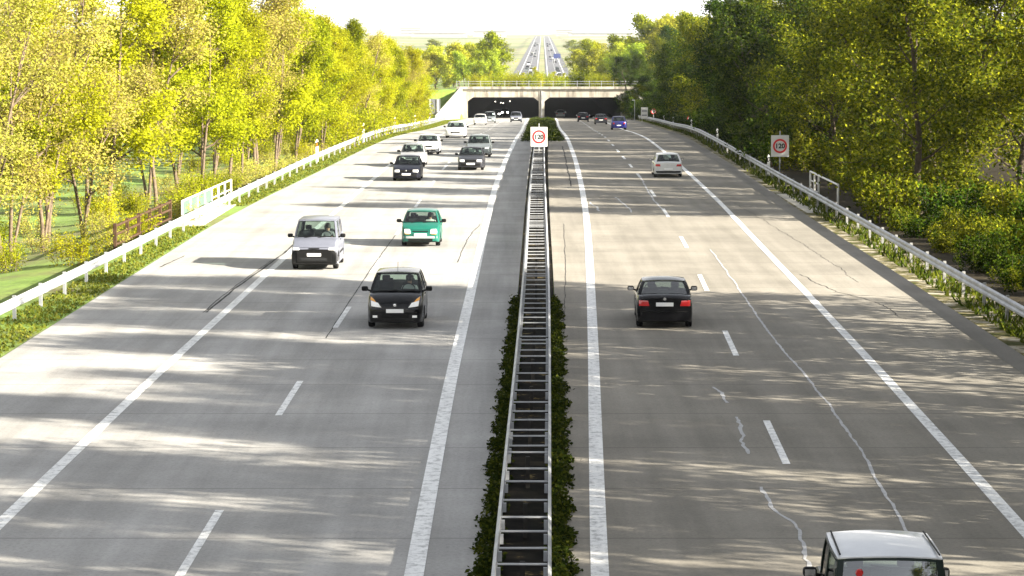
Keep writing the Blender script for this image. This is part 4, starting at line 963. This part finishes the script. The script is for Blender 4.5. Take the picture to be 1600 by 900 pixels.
    if g('seams', True):
        zz = zf-.075
        patch('bonnet_gap', 'front', [(-hw*.6, zz), (hw*.6, zz), (hw*.6, zz+.012), (-hw*.6, zz+.012)], BP_, .004, (10, 1))
        for d in ('left', 'right'):
            for y in (yc-.12, lerp(yc, yb, .5), lerp(yc, yb, .93)):
                patch('door_gap', d, [(y, .34), (y+.014, .34), (y+.014, zc-.05), (y, zc-.05)], BP_, .003, (1, 5))
    if g('fplate'): plate('front', p['fplate'])
    if g('rplate'): plate('rear', p['rplate'])
    if g('badge'):
        d, z = p['badge']; h = hit(d, 0, z); s = 1 if d == 'front' else -1
        o = MB().lathe([(-.01, .001), (-.01, .045), (.012, .045), (.016, .03), (.016, .001)], 'y', 14).build('badge', M['chrome'], root, 40); o.location = h+Vector((0, s*.016, 0))
    if g('rbars'):
        for s in (-1, 1): MB().tube([(s*wt*.93, yt-.25, H+.0), (s*wt*.93, yt-.32, H+.05), (s*wt*.93, yr+.25, H+.045), (s*wt*.93, yr+.18, H-.01)], .018, 6).build('roof_rail', M['blackp'], root)
    if g('aerial'): MB().tube([(0, lerp(yt, yr, .12), H+.01), (0, lerp(yt, yr, .12)-.14, H+.28)], .008, 5).build('aerial', M['blackp'], root)
    if g('sunroof'):
        m2 = MB(); a, b = lerp(yt, yr, .12), lerp(yt, yr, .52); V = []
        for j in range(5):
            for i in range(7):
                u = (-1+2*i/6)*.62; y = lerp(a, b, j/4); t = (y-yt)/(yr-yt); V.append((u*wt, y, lerp(hr-.03, hr-.05, t)+cr*(1-u*u)+.035*math.sin(math.pi*t)*(1-u**4)+.012))
        m2.add(V, [(j*7+i, (j+1)*7+i, (j+1)*7+i+1, j*7+i+1) for j in range(4) for i in range(6)]); o = m2.build('sunroof', M['blackp'], root, 60)
    return root
PT = {k: paint('car_paint_'+k, *a) for k, a in dict(black=((.003, .003, .004), 0, .2, .3, .12), silver=((.15, .16, .20), .25, .42, .3), teal=((.006, .10, .072), 0, .3, .25, .3), white=((.62, .62, .61), 0, .3, .5),
      anthracite=((.025, .026, .032), .2, .35, .15, .3), navy=((.006, .007, .014), 0, .3, .06, .2), blue=((.010, .014, .17), 0, .3, .5), pearl=((.30, .305, .31), .1, .35, .5), green=((.003, .010, .007), 0, .3, .08, .2), greyg=((.15, .17, .175), .3, .35, .4), roof=((.55, .56, .58), 0, .4, .5)).items()}  # the roof tone is a sky reflection painted as flat pale colour
BP = M['blackp']
def fr(hl, grille=None, lower=None, fog=None, amber=None, hm=None, gm=None, lm=None):
    it = []
    if lower: it.append(('bumper', [(-lower[0], lower[1]), (lower[0], lower[1]), (lower[0], lower[2]), (-lower[0], lower[2])], lm or BP, .02))
    if grille: it.append(('grille', [(-grille[0], grille[1]), (grille[0], grille[1]), (grille[0], grille[2]), (-grille[0], grille[2])], gm or BP, .014))
    it.append(('headlight', hl, hm or M['lamp'], .016, True))
    if amber: it.append(('indicator', amber, M['amber'], .018, True))
    if fog: it.append(('fog_lamp', fog, M['lamp'], .026, True))
    return it
hatch = dict(L=3.85, W=1.69, H=1.43, yc=.78, yt=.05, yr=-1.35, yb=-1.78, zf=.74, zc=.93, zd=.93, rw=.29)
sedan = dict(L=4.4, W=1.70, H=1.39, yc=.72, yt=-.02, yr=-1.02, yb=-1.52, zf=.72, zc=.90, zd=.94, ztail=.86, rw=.30, wins=[(.09, .47), (.53, .90)])
def slope(Y): return math.atan((zr(Y+3)-zr(Y-3))/6)
def place(name, label, cat, p, X, Y, lane, oncoming=True):
    h = -math.atan((lane(Y+6)-lane(Y-6))/12); yy = Y+p['L']/2
    return make_car(name, label, cat, p, (X, yy, zr(yy)), h+(math.pi if oncoming else 0), slope(yy)*(-1 if oncoming else 1))
rear_std = lambda m, z0, z1, xo, xi: ('tail_light', [(xi, z0), (xo, z0), (xo, z1), (xi, z1)], m, .016, True)
# nearest oncoming car: a tall black hatchback
p = dict(L=3.8, W=1.70, H=1.58, yc=1.02, yt=.26, yr=-1.45, yb=-1.80, zf=.86, zc=1.04, zd=1.0, zn=.70, rw=.30, paint=PT['black'], fround=.74, bulge=.16, seaty=.02, badge=('front', .735), fplate=.56, aerial=True,
         front=fr([(.40, .66), (.70, .70), (.725, .86), (.50, .80)], (.40, .34, .46), None, [(.52, .36), (.66, .36), (.66, .43), (.52, .43)], [(.56, .815), (.735, .87), (.74, .96), (.64, .90)])+[('bumper_strip', [(.34, .60), (.70, .60), (.70, .655), (.34, .635)], PT['anthracite'], .014, True)],
         rear=[rear_std(M['tail'], .85, 1.0, .72, .55)])
c1 = place('parked_car' if False else 'hatchback_car', 'tall black hatchback with white headlights and amber corners, nearest oncoming car', 'car', p, -3.48, 77.2, Ld)
person(c1, -.36, .06, .70, plain('pale_shirt', (.50, .50, .50), .9), 'dark-haired driver in a pale shirt at the wheel of the tall black hatchback', .96)
# silver van
p = dict(L=4.1, W=1.74, H=1.80, yc=1.12, yt=.45, yr=-1.85, yb=-1.97, zf=.92, zc=1.14, zd=1.06, zn=.765, rw=.31, paint=PT['silver'], fround=.93, lowblack=.70, tum=.86, bulge=.14, rround=.94, seaty=.15, fplate=.585, wins=[(.06, .36), (.42, .90)], side_strip=.55, rbars=False,
         front=fr([(.54, .765), (.80, .765), (.78, .86), (.57, .84)], (.20, .80, .835), (.85, .20, .75), None, None)+[('air_intake', [(-.5, .36), (.5, .36), (.5, .48), (-.5, .48)], M['interior'], .026)], rear=[rear_std(M['tail'], .8, 1.1, .78, .66)])
c2 = place('silver_van', 'silver small van with black lower bumper in the outer oncoming lane', 'van', p, -7.36, 96.6, Ld)
person(c2, -.38, .18, .84, plain('grey_jumper', (.16, .16, .17), .9), 'driver in a grey jumper behind the windscreen of the silver van', .98)
# teal hatchback
p = dict(L=3.43, W=1.63, H=1.42, yc=.98, yt=.22, yr=-1.25, yb=-1.60, zf=.78, zc=.95, zd=.92, zn=.58, rw=.27, paint=PT['teal'], fround=.78, bulge=.15, seaty=.0, fplate=.50, wins=[(.08, .55), (.61, .93)],
         front=fr([(.40, .57), (.66, .57), (.655, .74), (.44, .735)], (.32, .63, .67), None, None, [(.45, .535), (.65, .535), (.65, .575), (.42, .575)])+[('bumper', [(-.70, .36), (.70, .36), (.70, .45), (-.70, .45)], PT['pearl'], .02), ('air_intake', [(-.5, .25), (.5, .25), (.5, .34), (-.5, .34)], BP, .014)], rear=[rear_std(M['tail'], .7, .9, .70, .55)])  # pale bumper colour paints in its bright reflection
c3 = place('hatchback_car', 'teal green little hatchback in the inner oncoming lane', 'car', p, -3.77, 107.2, Ld)
person(c3, -.34, .05, .56, plain('white_top', (.62, .60, .58), .9), 'driver in a white top at the wheel of the teal hatchback', .95)
# two lines of cars behind
hl90 = [(.38, .55), (.70, .55), (.70, .68), (.38, .68)]
def oldfront(z=.55): return fr([(.40, z), (.71, z), (.71, z+.13), (.40, z+.14)], (.37, z+.01, z+.13), (.74, .30, .46), None, None)
place('hatchback_car', 'dark navy hatchback with bright square headlights leading the outer oncoming lane', 'car', dict(hatch, L=4.0, paint=PT['navy'], front=oldfront()+[], fplate=.42, badge=('front', .64), rear=[rear_std(M['tail'], .6, .8, .7, .5)]), -6.27, 154.9, Ld)
place('hatchback_car', 'pale silver car close behind the dark navy hatchback', 'car', dict(hatch, L=4.2, H=1.46, paint=PT['pearl'], roofm=PT['greyg'], front=fr([(.44, .56), (.72, .58), (.70, .70), (.46, .66)], (.36, .57, .64), None, None, None), fplate=.42), -6.54, 170.9, Ld)
place('saloon_car', 'white saloon passing the outer line ahead of the pale silver car', 'car', dict(sedan, paint=PT['white'], front=fr([(.44, .56), (.72, .58), (.70, .70), (.46, .66)], (.36, .55, .66), (.6, .28, .40), None, None), fplate=.45), -6.12, 189.3, Ld)
place('saloon_car', 'white saloon further back alone beside the outer edge line', 'car', dict(sedan, W=1.78, paint=PT['white'], front=fr([(.46, .58), (.74, .60), (.72, .70), (.48, .68)], (.40, .44, .56), None, None, None), fplate=.38), -4.9, 226.9, Ld)
place('saloon_car', 'anthracite saloon with wide pale headlights leading the inner oncoming lane', 'car', dict(sedan, paint=PT['anthracite'], front=oldfront(.56), fplate=.43), -2.62, 166.9, Ld)
place('estate_car', 'grey-green estate car tailing the anthracite saloon', 'car', dict(hatch, L=4.4, H=1.5, W=1.76, yc=.95, yt=.2, yr=-1.7, yb=-2.02, paint=PT['greyg'], front=fr([(.46, .58), (.74, .60), (.72, .72), (.48, .70)], (.40, .58, .68), None, None, None), fplate=.42), -2.35, 185.2, Ld)
place('saloon_car', 'white car just out of the left tunnel opening, nearer of the pair', 'car', dict(hatch, W=1.76, L=4.2, paint=PT['white'], front=fr(hl90, (.3, .57, .66), None, None, None), fplate=.42), -4.31, 351.5, Ld)
place('estate_car', 'pale grey car half hidden behind the white one by the tunnel', 'car', dict(hatch, L=4.5, H=1.62, W=1.8, paint=PT['greyg'], front=fr(hl90, (.3, .57, .66), None, None, None), fplate=.42), -3.27, 381, Ld)
place('hatchback_car', 'silver car alone in the inner lane leaving the left tunnel opening', 'car', dict(hatch, H=1.55, W=1.78, paint=PT['silver'], front=fr(hl90, (.3, .5, .66), (.7, .25, .42), None, None), fplate=.42), .62, 391.7, Ld)
for x, y, lab in ((-2.9, 486, 'car with lit headlights inside the left tunnel bore, left one'), (-1.4, 520, 'car with lit headlights deep inside the left tunnel bore')):
    place('hatchback_car', lab, 'car', dict(hatch, paint=PT['anthracite'], front=fr([(.36, .52), (.72, .52), (.72, .72), (.36, .72)], None, None, None, None, M['lit'])), x, y, Ld)
# receding cars
p = dict(sedan, L=4.43, W=1.71, H=1.37, yb=-1.50, yr=-.98, zd=.965, ztail=.90, paint=PT['black'], sunroof=True, rround=.87, rplate=.735, badge=('rear', .90), rglass=M['glassr'], rw=.31,
         rear=[('tail_light', [(.46, .69), (.77, .69), (.77, .86), (.50, .85)], M['tail'], .016, True), ('bumper_strip', [(-.78, .50), (.78, .50), (.78, .54), (-.78, .54)], BP, .02)], front=fr(hl90))
c = place('saloon_car', 'black saloon seen from behind with red tail lights and white plate', 'car', p, 4.63, 77.4, Rd, False)
person(c, -.36, -.22, .48, plain('dark_jacket', (.03, .03, .035), .9), 'driver in a dark jacket seen through the black saloon rear window', .92)
place('hatchback_car', 'white hatchback seen from behind beside the right edge line', 'car', dict(hatch, L=4.1, W=1.74, H=1.42, yb=-1.75, yr=-1.1, paint=PT['white'], rround=.86, rplate=.52, rear=[('tail_light', [(.48, .68), (.80, .68), (.78, .82), (.52, .82)], M['tail'], .016, True), ('bumper', [(-.76, .28), (.76, .28), (.76, .40), (-.76, .40)], BP, .018)], front=fr(hl90)), 9.56, 159, Rd, False)
place('hatchback_car', 'bright blue small car seen from behind by the right edge line', 'car', dict(hatch, L=3.6, W=1.72, H=1.5, yc=.7, yt=.1, yr=-.7, yb=-1.5, paint=PT['blue'], roofm=PT['silver'], rround=.7, rplate=.5, rear=[('tail_light', [(.5, .62), (.68, .62), (.68, .8), (.5, .8)], M['tail'], .016, True)], front=fr(hl90)), 12.0, 292, Rd, False)
place('saloon_car', 'dark saloon approaching the right tunnel opening, nearer of the two', 'car', dict(sedan, W=1.76, paint=PT['anthracite'], rplate=.6, rear=[rear_std(M['tail'], .7, .85, .78, .5)], front=fr(hl90)), 12.25, 358, Rd, False)
place('hatchback_car', 'dark hatchback about to enter the right tunnel opening', 'car', dict(hatch, W=1.76, paint=PT['navy'], rplate=.6, rear=[rear_std(M['tail'], .7, .85, .78, .5)], front=fr(hl90)), 10.9, 398, Rd, False)
place('hatchback_car', 'car deep in the dark of the right tunnel bore', 'car', dict(hatch, paint=PT['pearl'], rear=[rear_std(M['tail'], .7, .85, .78, .5)], front=fr(hl90)), 8.9, 478, Rd, False)
# short off-roader at the bottom edge
p = dict(L=3.62, W=1.66, H=1.72, rglass=M['glassr'], yc=.62, yt=.28, yr=-1.42, yb=-1.56, zf=.93, zc=1.06, zd=1.08, zn=.86, rw=.34, gz=.28, paint=PT['green'], roofm=PT['roof'], tum=.93, rround=.95, fround=.92, bulge=.05, wins=[(.08, .46), (.53, .93)], seaty=-.15, tw=.21, rplate=.62,
         rear=[('tail_light', [(.62, .62), (.76, .62), (.76, .95), (.62, .95)], M['tail'], .016, True)], front=fr(hl90))
c = make_car('off_road_car', 'dark green short off-roader with sky glare painted on its roof cut by the bottom edge', 'car', p, (5.22, 36.55, 0), -.03)
MB().lathe([(-1.575, .001), (-1.575, .045), (-1.555, .055), (-1.545, .055), (-1.545, .001)], 'y', 20, 0, (-.43, 0, 1.50)).lathe([(-1.57, .001), (-1.57, .03), (-1.548, .034), (-1.548, .001)], 'y', 16, 0, (-.41, 0, 1.41)).build('brake_light', M['tail'], c)
for s in (-1, 1): MB().tube([(s*.66, .22, 1.735), (s*.68, -1.38, 1.72)], .014, 6).build('roof_gutter', M['blackp'], c)
# tiny traffic on the far road
def tiny(col, onc):
    mb = MB(); v = []
    prof = [(-2.1, .3, .3, .8), (-2.0, .25, .9, .84), (-1.4, .25, .95, .86), (-1.0, .25, 1.4, .68), (.2, .25, 1.42, .68), (.9, .25, .95, .86), (2.0, .25, .75, .84), (2.1, .3, .5, .8)]
    for y, z0, z1, w_ in prof: v += [(-.86, y, z0), (.86, y, z0), (.86, y, min(z1, .9)), (w_, y, z1), (-w_, y, z1), (-.86, y, min(z1, .9))]
    f = [(0, 5, 4, 3, 2, 1), tuple(42+i for i in range(6))]; mi = [0, 0]
    for i in range(7):
        for j in range(6): f.append((6*i+j, 6*i+(j+1) % 6, 6*i+6+(j+1) % 6, 6*i+6+j)); mi.append(1 if (j == 3 and i in (2, 4)) or (j in (2, 4) and i in (2, 3, 4)) else 0)
    mb.v = v; mb.f = f; mb.m = mi
    for x in (-.72, .72):
        for y in (-1.3, 1.3): mb.lathe([(-.1, .01), (-.1, .3), (.1, .3), (.1, .01)], 'x', 10, 2, (x, y, .3))
    return mb
tmesh = []
for k in ('white', 'anthracite', 'silver', 'navy', 'greyg'):
    o = tiny(k, True).build('far_car', [PT[k], M['glassd'], M['tyre']]); tmesh.append(o.data); bpy.data.objects.remove(o)
rc = random.Random(9)
for i in range(44):
    y = 1090*(2.6**rc.random()); lane, sg = rc.choice(((Lo, 1), (Li, -1), (Ri, 1), (Ro, -1))); x = lane(y)+sg*2.6*(1 if rc.random() < .8 else 1)
    o = link(bpy.data.objects.new('far_car', rc.choice(tmesh))); o.location = (x, y, zr(y)+.012); o.rotation_euler = (0, 0, -math.atan(.0117)+(math.pi if lane in (Lo, Li) else 0))
    tag(o, 'tiny car in the distant traffic beyond the tunnel', 'car', 'tiny cars on the far road')
# ------------------------------------------------------------------ air
m = bpy.data.materials.new('haze_air'); m.use_nodes = True; nt = m.node_tree; nt.nodes.remove(nt.nodes['Principled BSDF'])
pv = nt.nodes.new('ShaderNodeVolumePrincipled'); pv.inputs['Color'].default_value = (.86, .9, .96, 1); pv.inputs['Density'].default_value = 4.8e-5; pv.inputs['Anisotropy'].default_value = .2
nt.links.new(pv.outputs[0], nt.nodes['Material Output'].inputs['Volume'])
tag(MB().box((-4800, -60, -18), (4800, 9060, 32)).build('haze', m), kind='stuff')
